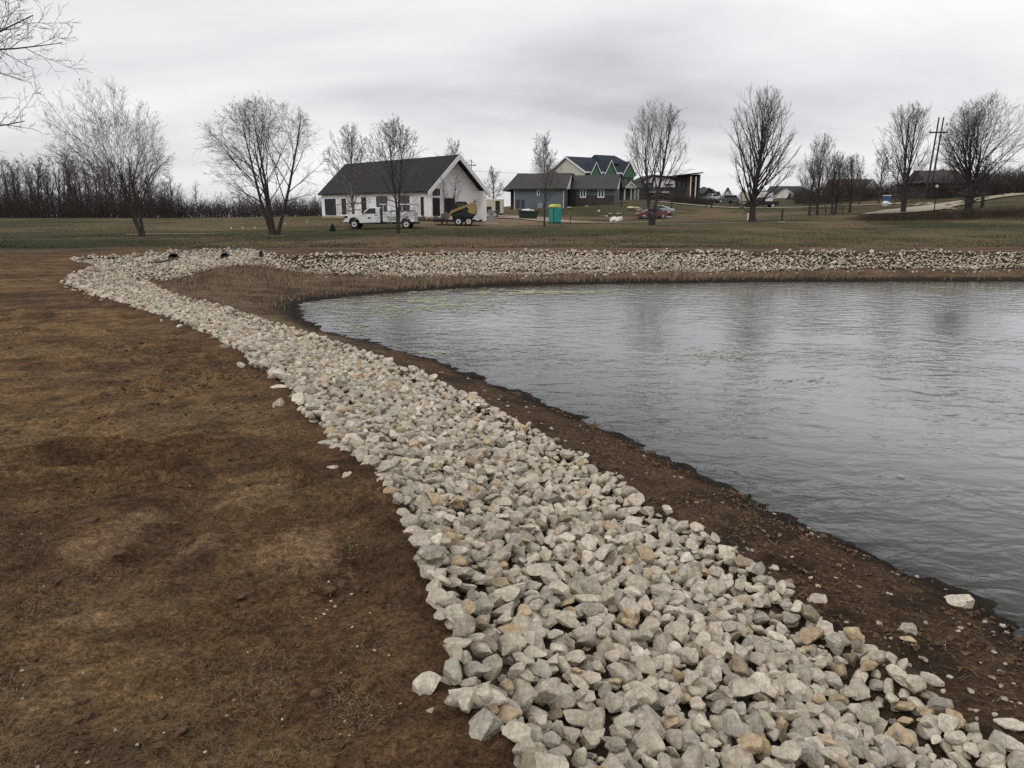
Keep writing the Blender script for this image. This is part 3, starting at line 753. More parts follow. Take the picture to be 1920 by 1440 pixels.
def tubes(pts, rad, S):
    N, P, _ = pts.shape
    tg = nrm(np.gradient(pts, axis=1)); ref = np.where(np.abs(tg[..., 2:3]) < 0.92, np.array([0, 0, 1.]), np.array([1., 0, 0]))
    a = nrm(np.cross(tg, ref)); b = np.cross(tg, a)
    q = 2 * np.pi * np.arange(S) / S
    V = pts[:, :, None] + rad[:, :, None, None] * (a[:, :, None] * np.cos(q)[:, None] + b[:, :, None] * np.sin(q)[:, None])
    ix = np.arange(N * P * S).reshape(N, P, S); nx_ = np.roll(ix, -1, 2)
    F = np.stack([ix[:, :-1], nx_[:, :-1], nx_[:, 1:], ix[:, 1:]], -1).reshape(-1, 4)
    return V.reshape(-1, 3), F
class Acc:
    def __init__(s): s.V = []; s.F = []; s.n = 0
    def add(s, VF):
        s.V.append(VF[0]); s.F.append(VF[1] + s.n); s.n += len(VF[0])
    def build(s, name, m, parent):
        return obj(name, mesh_np(name, np.concatenate(s.V), [np.concatenate(s.F)], smooth=True), m, parent)
lerp = lambda a, b: (lambda t: a + (b - a) * t)
def tree(name, label, loc, H, seed, stems=((0, 0, 0, 0, 0.8),), r0=0.2, n1=24, t1=(0.2, 0.97), ang=(48, 18), l1=(0.55, 0.22), up1=0.5, n2=8, a2=38, l2=(0.42, 0.2), n3=6, a3=36, l3=0.42,
         n4=4, a4=34, l4=0.45, wob=0.05, mr=0.008, bark='bark', twig='twig', group=None, cat='bare tree', up2=0.25, low=0, flare=1.5, env=None, x=0, D=0):
    e_ = None
    if env:                                               # crown outline read off the photograph: centre, half width, half height in its pixels
        k_ = D / FPX; zb = loc[2]; e_ = ((env[0] - x) * k_, zat(env[1], D) - zb, env[2] * k_, env[3] * k_); l1 = (3, 3)
    r = np.random.default_rng(seed)
    T, K = Acc(), Acc()
    st = np.array(stems, float)
    start = np.stack([st[:, 0], st[:, 1], np.full(len(st), -0.15)], 1)
    d = np.stack([st[:, 2], st[:, 3], np.ones(len(st))], 1)
    p0 = grow(r, start, d, st[:, 4] * H, 14, wob * 0.55, 0.45)
    base = np.linspace(1, 0, 14) ** 0.8
    q0 = r0 * (0.10 + 0.90 * base)[None] * np.ones((len(st), 1)) * (0.72 if len(st) > 1 else 1)
    q0[:, 0] *= flare; q0[:, 1] *= 1.08
    T.add(tubes(p0, q0, 9))
    p1, q1 = sprout(r, p0, q0, n1, t1[0], t1[1], lerp(*ang), 8, lerp(*l1), 9, wob, up1, 0.40, 0.16, 0.014, env=e_)
    T.add(tubes(p1, q1, 6))
    if low:                                                  # low twiggy limbs on the bare trunk
        pl, ql = sprout(r, p0, q0, low, 0.10, t1[0] + 0.1, 78, 12, lambda t: 0.22 + 0 * t, 7, wob * 1.6, -0.1, 0.3, 0.3, 0.012)
        p1 = p1; K.add(tubes(pl, ql, 4))
        pm, qm = sprout(r, pl, ql, 6, 0.2, 1, 45, 12, lambda t: 0.45 + 0 * t, 4, wob * 2, 0.1, 0.6, 0.4, mr)
        K.add(tubes(pm, qm, 3))
        pm2, qm2 = sprout(r, pm, qm, 4, 0.2, 1, 40, 12, lambda t: 0.5 + 0 * t, 3, wob * 2, 0.1, 0.6, 0.4, mr); K.add(tubes(pm2, qm2, 3))
    p2, q2 = sprout(r, p1, q1, n2, 0.18, 1.0, a2, 10, lerp(*l2), 6, wob * 1.2, up2, 0.55, 0.3, mr * 1.3, env=e_)
    K.add(tubes(p2, q2, 4))
    p3, q3 = sprout(r, p2, q2, n3, 0.15, 1.0, a3, 10, lambda t: l3 + 0 * t, 4, wob * 1.5, up2, 0.6, 0.4, mr)
    K.add(tubes(p3, q3, 3))
    if n4:
        p4, q4 = sprout(r, p3, q3, n4, 0.2, 1.0, a4, 12, lambda t: l4 + 0 * t, 3, wob * 2, up2, 0.7, 0.5, mr)
        K.add(tubes(p4, q4, 3))
    root = thing(name, label, cat, loc, r.uniform(0, 0), group)
    T.build('trunk', M[bark], root); K.build('crown', M[twig], root)
    return root
def T_at(x, D): return at(x, D, 0.0)
tree('shade_tree', 'wide round crowned bare tree with a forked trunk standing nearest the left field edge', T_at(262, 48), 8.1, 31, env=(214, 290, 108, 122), x=262, D=48,
     stems=((-.06, 0, -.17, 0, .52), (.10, .05, -.12, .1, .62), (.02, .1, -.34, -.05, .50)), r0=.165, n1=12, t1=(.32, 1.0), ang=(62, 22), up1=.22, n2=10, a2=38, l2=(.42, .22), n3=6, n4=4, mr=.005)
tree('multi_stem_tree', 'bare tree with stems splaying in a wide V, left of the white house', T_at(513, 52), 8.3, 37, env=(506, 303, 118, 108), x=513, D=52,
     stems=((-.12, 0, -.34, .05, .90), (-.05, .1, -.10, -.04, .95), (.10, 0, .40, .05, .98), (-.1, -.1, -.2, .15, .8)), r0=.17, n1=14, t1=(.26, 1.0), ang=(60, 26), up1=.10, n2=8, l2=(.46, .26), n3=6, n4=4, mr=.005, up2=-.12)
tree('young_tree', 'slender bare tree with pale upper trunk in front of the long black roof', T_at(663, 83), 9.6, 41, env=(660, 322, 52, 82), x=663, D=83, r0=.19, n1=30, t1=(.22, .98), ang=(50, 18), l1=(.42, .18), up1=.6, n2=6, n3=5, n4=4, mr=.011, bark='bark_pale', low=10)
tree('young_tree', 'bare tree standing in front of the white service truck', T_at(745, 55), 8.0, 43, stems=((0, 0, -.02, 0, .82), (.03, .05, .05, .05, .78)), env=(740, 322, 62, 92), x=745, D=55, r0=.14, n1=15, t1=(.34, .98), ang=(50, 20), l1=(.48, .2), up1=.5, n2=7, n3=5, n4=4, mr=.008, low=9)
tree('sapling', 'thin bare sapling in front of the gable end of the white house', T_at(838, 81), 5.6, 47, r0=.07, n1=9, t1=(.4, .95), ang=(40, 20), l1=(.3, .2), n2=5, n3=4, n4=0, mr=.010, bark='bark_dark')
tree('sapling', 'thin bare sapling rising behind the yellow skid loader', T_at(850, 83), 6.2, 48, r0=.08, n1=13, t1=(.4, .95), ang=(45, 20), l1=(.35, .2), n2=5, n3=4, n4=0, mr=.010, bark='bark_dark')
tree('young_tree', 'young bare tree with a thin dark trunk beside the turquoise portable toilet', T_at(1021, 78), 6.0, 53, env=(1022, 328, 34, 50), x=1021, D=78, r0=.10, n1=20, t1=(.40, .98), ang=(46, 16), l1=(.42, .2), up1=.6, n2=6, n3=5, n4=3, mr=.007, bark='bark', low=3)
tree('twin_leader_tree', 'bare tree with two upright leaders beside the red car', T_at(1223, 72), 9.9, 59, stems=((-.05, 0, -.16, .03, .74), (.06, .03, .10, 0, .97)), env=(1226, 298, 62, 102), x=1223, D=72, r0=.24, n1=20, t1=(.20, .98), ang=(42, 16), l1=(.42, .17), up1=.7, n2=6, a2=30, l2=(.44, .22), n3=6, a3=28, n4=4, a4=26, mr=.0062, low=10, bark='bark_dark', twig='twig')
tree('oval_tree', 'tallest bare tree with a dense upright oval crown by the right lawn', T_at(1411, 76), 11.7, 61, stems=((0, 0, 0, 0, .84),), env=(1413, 284, 68, 114), x=1411, D=76, r0=.30, n1=44, t1=(.13, .95), ang=(50, 20), l1=(.50, .25), up1=.62, n2=7, a2=28, l2=(.42, .2), n3=6, a3=26, n4=4, a4=25, mr=.0062, low=4, bark='bark_dark', twig='twig_dark')
ROW_ENV = {1518: (1514, 345, 26, 46), 1532: (1533, 328, 36, 74), 1560: (1562, 345, 26, 58), 1566: (1572, 350, 22, 55), 1593: (1594, 350, 26, 58)}
grp = 'row of small bare trees beyond the right lawn'
for x, D, H, sd, lab in ((1518, 93, 6.6, 67, 'smallest bare tree at the left end of the small row beyond the lawn'), (1532, 95, 9.8, 71, 'tallest tree of the small bare row beyond the right lawn'),
                         (1560, 94, 8.2, 73, 'dark bare tree in the middle of the small row, trunk in front of its neighbour'), (1566, 97, 7.6, 74, 'bare tree close behind the middle one of the small row'), (1593, 100, 8.2, 79, 'thin bare tree at the right end of the small row beyond the lawn')):
    tree('park_tree', lab, T_at(x, D), H * .9, sd, env=ROW_ENV[x], x=x, D=D, r0=.15, n1=26, t1=(.24, .97), ang=(42, 14), l1=(.46, .18), up1=.7, n2=7, a2=30, n3=5, a3=28, n4=3, mr=.0085, group=grp, low=5, bark='bark_dark', twig='twig_dark')
tree('park_tree', 'upright bare tree growing beside the pale concrete drive', T_at(1693, 92), 11.9, 83, stems=((-.05, 0, -.04, 0, .9), (.06, .05, .05, .03, .92)), env=(1688, 296, 54, 96), x=1693, D=92, r0=.27, n1=22, t1=(.18, .97), ang=(46, 16), l1=(.42, .17), up1=.6, n2=6, a2=32, n3=6, a3=30, n4=4, mr=.0075, bark='bark_dark', twig='twig_dark', low=6)
tree('oak_tree', 'broad dense dark bare tree at the right above the concrete drive', T_at(1815, 93), 13.3, 89, stems=((0, 0, 0, 0, .62), (.1, .1, .12, 0, .60), (-.1, .0, -.12, .05, .62)), env=(1832, 288, 82, 102), x=1815, D=93, r0=.42, n1=17, t1=(.25, 1.0), ang=(60, 20), l1=(.72, .55), up1=.45, n2=8, a2=40, l2=(.42, .24), n3=7, a3=38, n4=4, mr=.0085, bark='bark_dark', twig='twig_dark', low=8, wob=.07)
tree('park_tree', 'small bare tree trunk just right of the broad dark tree', T_at(1840, 97), 7.5, 91, r0=.2, n1=16, t1=(.25, .97), n2=7, n3=5, n4=3, mr=.013, bark='bark_dark', twig='twig_dark')
tree('park_tree', 'thin bare tree behind the long driveway, between the small row and the drive tree', T_at(1645, 124), 9.5, 93, r0=.14, n1=18, t1=(.3, .97), n2=6, n3=5, n4=3, mr=.016, twig='twig_dark')
tree('park_tree', 'thin bare tree behind the blue portable toilet', T_at(1676, 128), 8.5, 94, r0=.14, n1=16, t1=(.3, .97), n2=6, n3=5, n4=3, mr=.016, twig='twig_dark')
tree('park_tree', 'thin bare tree by the far road in front of the brown roofed house', T_at(1609, 128), 6.5, 95, r0=.14, n1=16, t1=(.3, .97), n2=6, n3=5, n4=3, mr=.016, twig='twig_dark')
tree('far_tree', 'hazy bare tree rising behind the grey house roof', at(1024, 165), 15.0, 97, r0=.2, n1=26, t1=(.25, .97), ang=(50, 20), n2=7, n3=5, n4=3, mr=.02)
tree('far_tree', 'pale bare tree behind the white cargo trailer', at(925, 150), 8.0, 101, r0=.16, n1=20, t1=(.15, .97), ang=(55, 25), l1=(.6, .3), n2=7, n3=5, n4=3, mr=.018, bark='bark_pale')
tree('far_tree', 'faint bare treetop behind the ridge of the white house', at(850, 150), 13.6, 103, r0=.2, n1=22, t1=(.4, .97), n2=7, n3=5, n4=3, mr=.018)
tree('overhanging_tree', 'bare tree outside the left frame edge whose drooping twigs reach into the sky', (bear(-268) * 27, 27, 0.95), 15.5, 109, stems=((0, 0, .05, 0, .8),), r0=.34, n1=40, t1=(.28, .98), ang=(84, 35), l1=(.62, .36), up1=.25, n2=9, a2=42, l2=(.42, .22), n3=6, a3=42, l3=.40, n4=4, mr=.0075, wob=.085, up2=.15)
# the wood on the left skyline
wood_lab = 'dark bare tree in the dense wood on the left skyline'
protos = []
for k in range(6):
    protos.append(tree('wood_tree', wood_lab, (0, 0, 0), 11.0, 200 + k, stems=((0, 0, R.normal(0, .05), 0, .85),) if k % 2 else ((0, 0, -.08, 0, .8), (.2, .1, .10, 0, .85)), r0=.21, n1=14, t1=(.26, .98), ang=(58, 28), l1=(.30, .24), up1=.35,
                       n2=6, a2=42, n3=5, n4=3, mr=.012, wob=.10, bark='bark_dark', twig='twig_dark', group='trees of the left wood'))
used = [False] * 6
def put(k, x, D, h, label, group, rz=None, dz=-0.2):
    if used[k]: o = copy_tree(protos[k])
    else: o = protos[k]; used[k] = True
    o.location = at(x, D, dz); o.rotation_euler[2] = R.uniform(0, 6.28) if rz is None else rz
    s = h / 11.0; o.scale = (s * R.uniform(.9, 1.1), s * R.uniform(.9, 1.1), s)
    o['label'] = label; o['group'] = group
    return o
for i in range(62):
    x = -60 + 385 * (i + R.random()) / 62; D = R.uniform(118, 152)
    top = 276 + 10 * math.sin(x * .05) + max(0, x - 225) * 0.42 + R.uniform(-10, 40)
    D_ = D; h = zat(top, D_) - tz(bear(x) * D_, D_)
    put(i % 6, x, D_, max(h, 3.5), wood_lab, 'trees of the left wood')
for i, (x, top) in enumerate(((338, 338), (373, 332), (410, 352), (447, 346), (462, 355), (478, 350), (520, 358), (548, 362), (594, 370), (636, 362))):
    D_ = 125 + 3 * (i % 4); h = zat(top, D_) - tz(bear(x) * D_, D_)
    put(i % 6, x, D_, max(h, 3), ['slanting bare tree in the gap right of the left wood', 'lone forked bare tree in the gap right of the left wood'][i] if i < 2 else 'low scrubby bare tree along the field edge behind the V shaped tree',
        'scrub trees along the field edge')
for i in range(24):
    x = R.uniform(1745, 1990); D_ = R.uniform(134, 160); top = R.uniform(300, 345) if x > 1850 else R.uniform(312, 350)
    h = zat(top, D_) - tz(bear(x) * D_, D_)
    put(i % 6, x, D_, max(h, 4), 'dark bare tree in the wooded hillside at the right edge', 'trees of the right hillside')
for i in range(11):
    x = R.uniform(1500, 1700); D_ = R.uniform(150, 175); h = zat(R.uniform(322, 348), D_) - tz(bear(x) * D_, D_)
    put(i % 6, x, D_, max(h, 3), 'grey bare tree in the thicket behind the small row', 'trees of the thicket behind the small row')
# undergrowth: thin stems nobody could count
def brush(name, N, xs, Ds, h, seed, m='brush', rad=.016, dens=None):
    r = np.random.default_rng(seed)
    x = r.uniform(*xs, N); D = r.uniform(*Ds, N)
    if name == 'dry_meadow': D = r.normal(82, 3.2, N); x = x + r.normal(0, 14, N)
    b = np.array([bear(q) for q in x]); X = b * D; z = terrain(X, D)
    hh = r.uniform(h[0], h[1], N) * (0.6 + 0.8 * fbm(X * .25, D * .25, 3))
    p = grow(r, np.stack([X, D, z - .1], 1), np.stack([r.normal(0, .45, N), r.normal(0, .45, N), np.ones(N)], 1), hh, 5, .16, 0.1)
    A = Acc(); rd = rad * np.linspace(1, .5, 5)[None] * np.ones((N, 1)); A.add(tubes(p, rd, 3))
    p2, q2 = sprout(r, p, rd, 4, .2, 1, 45, 14, lambda t: .45 + 0 * t, 3, .2, .1, .8, .6, rad * .6); A.add(tubes(p2, q2, 3))
    o = A.build(name, M[m], None); return tag(o, kind='stuff')
brush('undergrowth', 3600, (-80, 330), (116, 150), (1.6, 4.6), 301, rad=.022)
brush('undergrowth', 2000, (325, 640), (120, 142), (1.0, 3.4), 302, rad=.024)
brush('undergrowth', 2600, (1740, 2000), (126, 150), (1.5, 4.2), 303, rad=.03)
brush('undergrowth', 1500, (1490, 1720), (140, 165), (1.4, 3.4), 304, rad=.026)
brush('dry_meadow', 7000, (1618, 1990), (76, 88), (.25, .62), 305, rad=.008, m='meadow')
brush('bare_shrubs', 900, (1255, 1335), (142, 152), (.8, 1.6), 306, rad=.016)

# ------------------------------------------------------------------ evergreens
def conifer(label, loc, H, Wd, seed, group=None):
    r = np.random.default_rng(seed); root = thing('conifer', label, 'evergreen', loc, 0, group)
    MB().tube([(0, 0, -.1), (0, 0, H * .95)], [.12, .02], 6).build('trunk', M['bark_dark'], root)
    n = 1100; t = r.random(n) ** .8; rad = Wd / 2 * (1 - t) * (.55 + .45 * r.random(n)) * (0.85 + .3 * np.sin(t * 40)); az = r.uniform(0, 6.28, n)
    c = np.stack([rad * np.cos(az), rad * np.sin(az), .05 * H + t * H * .95], 1)
    d = np.stack([np.cos(az), np.sin(az), -.25 + r.normal(0, .3, n)], 1)
    p = grow(r, c, d, np.full(n, .07 * H) * r.uniform(.6, 1.3, n), 3, .15, 0)
    A = Acc(); A.add(tubes(p, np.full((n, 3), .035) * np.array([1, .9, .2]), 3)); A.build('crown', M['needle'], root)
    return root
for x, D, y1, w, lab in ((1362, 190, 352, 4.6, 'dark evergreen with a pointed top, taller of the pair left of the big oval tree'), (1345, 192, 359, 3.6, 'shorter dark evergreen beside the pointed one'), (1392, 185, 354, 5.0, 'dark evergreen partly behind the big oval tree'),
                         (1478, 186, 362, 1.6, 'small dark shrub on the lawn by the long low house, leftmost of the three'), (1493, 186, 362, 1.7, 'small dark shrub on the lawn by the long low house, middle of the three'), (1507, 186, 363, 1.6, 'small dark shrub on the lawn by the long low house, rightmost of the three')):
    p = at(x, D, -.1); conifer(lab, p, max(zat(y1, D) - p[2], 1.2), w, int(x))
p = at(622, 66); conifer('tiny dark green evergreen sapling on the lawn left of the white truck', p, 0.62, .6, 622)

# ------------------------------------------------------------------ reeds, dry grass, leaves, algae
def blades(name, X, Y, h, w, lean, m, seed, seg=3, zoff=-.01):
    r = np.random.default_rng(seed); N = len(X); z = terrain(X, Y) + zoff
    az = r.uniform(0, 6.28, N); d = np.stack([np.cos(az) * lean, np.sin(az) * lean, np.ones(N)], 1)
    p = grow(r, np.stack([X, Y, z], 1), d, h, seg + 1, .12, -0.5 * np.minimum(lean, 1))
    side = nrm(np.stack([-np.sin(az), np.cos(az), np.zeros(N)], 1)) * (w / 2)[:, None]
    k = np.linspace(1, .15, seg + 1)[None, :, None]
    V = np.stack([p - side[:, None] * k, p + side[:, None] * k], 2)
    ix = np.arange(N * (seg + 1) * 2).reshape(N, seg + 1, 2)
    F = np.stack([ix[:, :-1, 0], ix[:, :-1, 1], ix[:, 1:, 1], ix[:, 1:, 0]], -1).reshape(-1, 4)
    return tag(obj(name, mesh_np(name, V.reshape(-1, 3), [F]), M[m]), kind='stuff')
r = np.random.default_rng(400)
N = 75000; X = r.uniform(-15, 22, N); Y = r.uniform(20, 33, N); z, d0, d1, d2 = terrain(X, Y, True)
band = (d1 < .12) & (d0 > .25); dens = np.where(X < 7.5, 1.0, np.where(X < 13, .45, .12)) * sstep(.38, .58, fbm(X * .8, Y * 1.5, 3) + 0.1) * np.where(Y > 26, 1, .45)
k = band & (r.random(N) < dens)
blades('reeds', X[k], Y[k], r.uniform(.12, .42, k.sum()) * np.where(Y[k] > 26, 1, .5), r.uniform(.010, .02, k.sum()), r.uniform(.1, .9, k.sum()), 'reed', 401)
N = 190000; X = r.uniform(-6, 1.2, N); Y = 1.8 + 8.5 * r.random(N) ** 1.4; z, d0, d1, d2 = terrain(X, Y, True)
k = (d2 > .02) & (r.random(N) < .05 + .95 * sstep(.46, .66, fbm(X * 1.3 + 4, Y * 1.3, 4)))
blades('dead_grass', X[k], Y[k], r.uniform(.015, .05, k.sum()), r.uniform(.001, .0024, k.sum()), r.uniform(.6, 5, k.sum()), 'straw', 402, 2, .002)
N = 60000; X = r.uniform(-8, 5, N); Y = r.uniform(2.2, 22, N); z, d0, d1, d2 = terrain(X, Y, True)
k = (d1 < 0) & (d0 > .02) & (r.random(N) < .12 + .88 * sstep(.42, .62, fbm(X * 1.1 + 9, Y * 1.1, 4)))
blades('bank_grass', X[k], Y[k], r.uniform(.02, .09, k.sum()) * (1 + Y[k] * .03), r.uniform(.002, .005, k.sum()), r.uniform(.5, 4, k.sum()), 'straw', 403, 2, .002)
N = 120000; Y = 36 + 60 * r.random(N) ** 1.3; X = r.uniform(-.78, .78, N) * Y; kk = r.random(N) < .25 + .75 * sstep(.4, .6, fbm(X * .35, Y * .25, 4))
X, Y = X[kk], Y[kk]; N = len(X); hf = N // 2
M['turf'] = mat('lawn blades', (0.044, 0.048, 0.023), 1, (0.22, 5), amp=.5, spec=0, tint=(0.085, 0.068, 0.040), trange=(.46, .62))
blades('lawn_grass', X, Y, r.uniform(.04, .11, N), r.uniform(.02, .05, N), r.uniform(.2, 1.6, N), 'turf', 410, 1)
# dark wrack along the waterline
N = 22000; X = r.uniform(-7, 5, N); Y = r.uniform(3.5, 26, N); z, d0, d1, d2 = terrain(X, Y, True)
k = (np.abs(d0 - .03 - np.maximum(Y - 14, 0) * .03) < .10 + np.maximum(Y - 14, 0) * .03) & (r.random(N) < .95 * sstep(.35, .6, fbm(X * 1.6, Y * 1.6, 3)))
blades('wrack', X[k], Y[k], r.uniform(.02, .10, k.sum()), r.uniform(.005, .016, k.sum()), r.uniform(.5, 4, k.sum()), 'black', 404, 2, .002)
def leaf_mesh(seed):
    r = np.random.default_rng(seed); n = 14; q = np.linspace(0, 2 * np.pi, n, endpoint=False)
    rad = .5 * (.72 + .42 * np.cos(q * 5 + r.uniform(0, 6)) * r.uniform(.5, 1)) * (1 + .3 * np.cos(q)); h = r.normal(0, .10, n) + .12 * np.abs(np.sin(q))
    V = np.concatenate([[[0, 0, 0]], np.stack([rad * np.cos(q), rad * .7 * np.sin(q), h], 1)])
    return V, np.array([[0, i + 1, (i + 1) % n + 1] for i in range(n)])
LV = [leaf_mesh(k) for k in range(8)]
def scatter_leaves(name, X, Y, size, seed):
    r = np.random.default_rng(seed); Vs = []; Fs = []; b = 0; z = terrain(X, Y)
    for i in range(len(X)):
        V, F = LV[i % 8]; V = (V * size[i]) @ rotm(r.uniform(0, 6), r.normal(0, .35), r.normal(0, .35)).T + np.array([X[i], Y[i], z[i] + size[i] * .12 + .006]); Vs.append(V); Fs.append(F + b); b += len(V)
    return tag(obj(name, mesh_np(name, np.concatenate(Vs), [np.concatenate(Fs)]), M['leaf']), kind='stuff')
N = 6000; X = r.uniform(-8, 4, N); Y = r.uniform(3, 22, N); z, d0, d1, d2 = terrain(X, Y, True)
k = (d1 < 0.03) & (d0 > .08) & (r.random(N) < .05 + .75 * sstep(.48, .66, fbm(X * 1.0 + 30, Y * 1.0, 3)))
scatter_leaves('leaf_litter', X[k], Y[k], r.uniform(.02, .055, k.sum()), 405)
for i, (x, y) in enumerate(((1432, 1000), (1448, 1012), (1462, 1004), (1475, 1040), (1490, 1035), (1502, 1043), (1508, 1078), (1530, 1080), (1440, 1008), (1470, 1050), (1485, 1066), (1520, 1060), (1810, 1232), (1715, 1216), (1845, 1308), (1392, 968), (1420, 990))):
    X, Y = G(x, y, .15); V, F = LV[i % 8]; sz = R.uniform(.05, .075)
    V = (V * sz) @ rotm(R.uniform(0, 6), R.normal(0, .3), R.normal(0, .3)).T
    zz = tz(X, Y); X, Y = G(x, y, zz)
    o = obj('dead_leaf', mesh_np('dead_leaf', V, [F]), M['leaf'], loc=(X, Y, tz(X, Y) + .018))
    tag(o, 'curled tan oak leaf in the leaf patch on the mud strip' if i < 12 else ('brown curled oak leaf at the upper end of the leaf patch' if i > 14 else
        ['star shaped brown oak leaf alone on the dark mud near the water', 'pale curled leaf beside the small yellow tan rock', 'pale brown leaf lying alone above the right edge rocks'][i - 12]), 'leaf', 'oak leaves on the mud strip' if i < 12 or i > 14 else None)
def flecks(name, X, Y, s, m, z, seed):
    r = np.random.default_rng(seed); n = 7; N = len(X); q = np.linspace(0, 2 * np.pi, n, endpoint=False)[None] + r.uniform(0, 6, (N, 1))
    rad = s[:, None] * r.uniform(.5, 1.1, (N, n)); st = r.uniform(1, 2.2, (N, 1))
    V = np.stack([X[:, None] + rad * np.cos(q) * st, Y[:, None] + rad * np.sin(q), np.full((N, n), z) + r.uniform(0, .003, (N, 1))], -1)
    return tag(obj(name, mesh_np(name, V.reshape(-1, 3), [np.arange(N * n).reshape(N, n)]), M[m]), kind='stuff')
AX = []; AY = []; AS = []
for cx, cy, rx, ry, n, s in ((1625, 885, 45, 12, 200, .022), (1330, 665, 90, 20, 300, .03), (1490, 715, 60, 8, 110, .03), (800, 570, 160, 14, 2600, .045), (1000, 549, 200, 6, 1500, .06), (690, 600, 80, 20, 700, .035), (1760, 540, 150, 3, 100, .06), (800, 660, 60, 12, 160, .03)):
    X0, Y0 = G(cx, cy, 0); X1, _ = G(cx + rx, cy, 0); _, Y1 = G(cx, cy - ry, 0)
    a = r.normal(0, .5, (n, 2)); px = X0 + a[:, 0] * (X1 - X0); py = Y0 + a[:, 1] * (Y1 - Y0)
    kk = (fbm(px * 2.2, py * 2.2, 3) > .44); AX.append(px[kk]); AY.append(py[kk]); AS.append(s * r.uniform(.3, 1.2, kk.sum()))
AX, AY, AS = map(np.concatenate, (AX, AY, AS)); kk = sdist(AX, AY, P0) < -.1
flecks('algae', AX[kk], AY[kk], AS[kk], 'algae', .012, 406)
# soil clods on the graded earth
N = 70000; X = r.uniform(-7, 4, N); Y = 1.9 + 9 * r.random(N) ** 1.3; z, d0, d1, d2 = terrain(X, Y, True)
k = np.flatnonzero(((d2 > .03) | ((d1 < 0) & (d0 > .05))) & (r.random(N) < .12 + .8 * sstep(.50, .66, fbm(X * .9 + 31, Y * .9, 3)) + .5 * np.exp(-(d2 / .3) ** 2)))
cl = [(X[i], Y[i], z[i] + .004, r.lognormal(math.log(.0085), .5) * (1.6 if r.random() < .04 else 1) * (.8 + .05 * Y[i]), int(r.integers(NSH)), rotm(r.uniform(0, 6), r.normal(0, .5), 0), np.array([1, 1, 1.])) for i in k]
o = merge_rocks('soil_clods', cl, range(len(cl)), lambda q: 2 if q[3] > .015 and q[1] < 5 else 1, 9)
o.data.materials.clear(); o.data.materials.append(M['clod'])

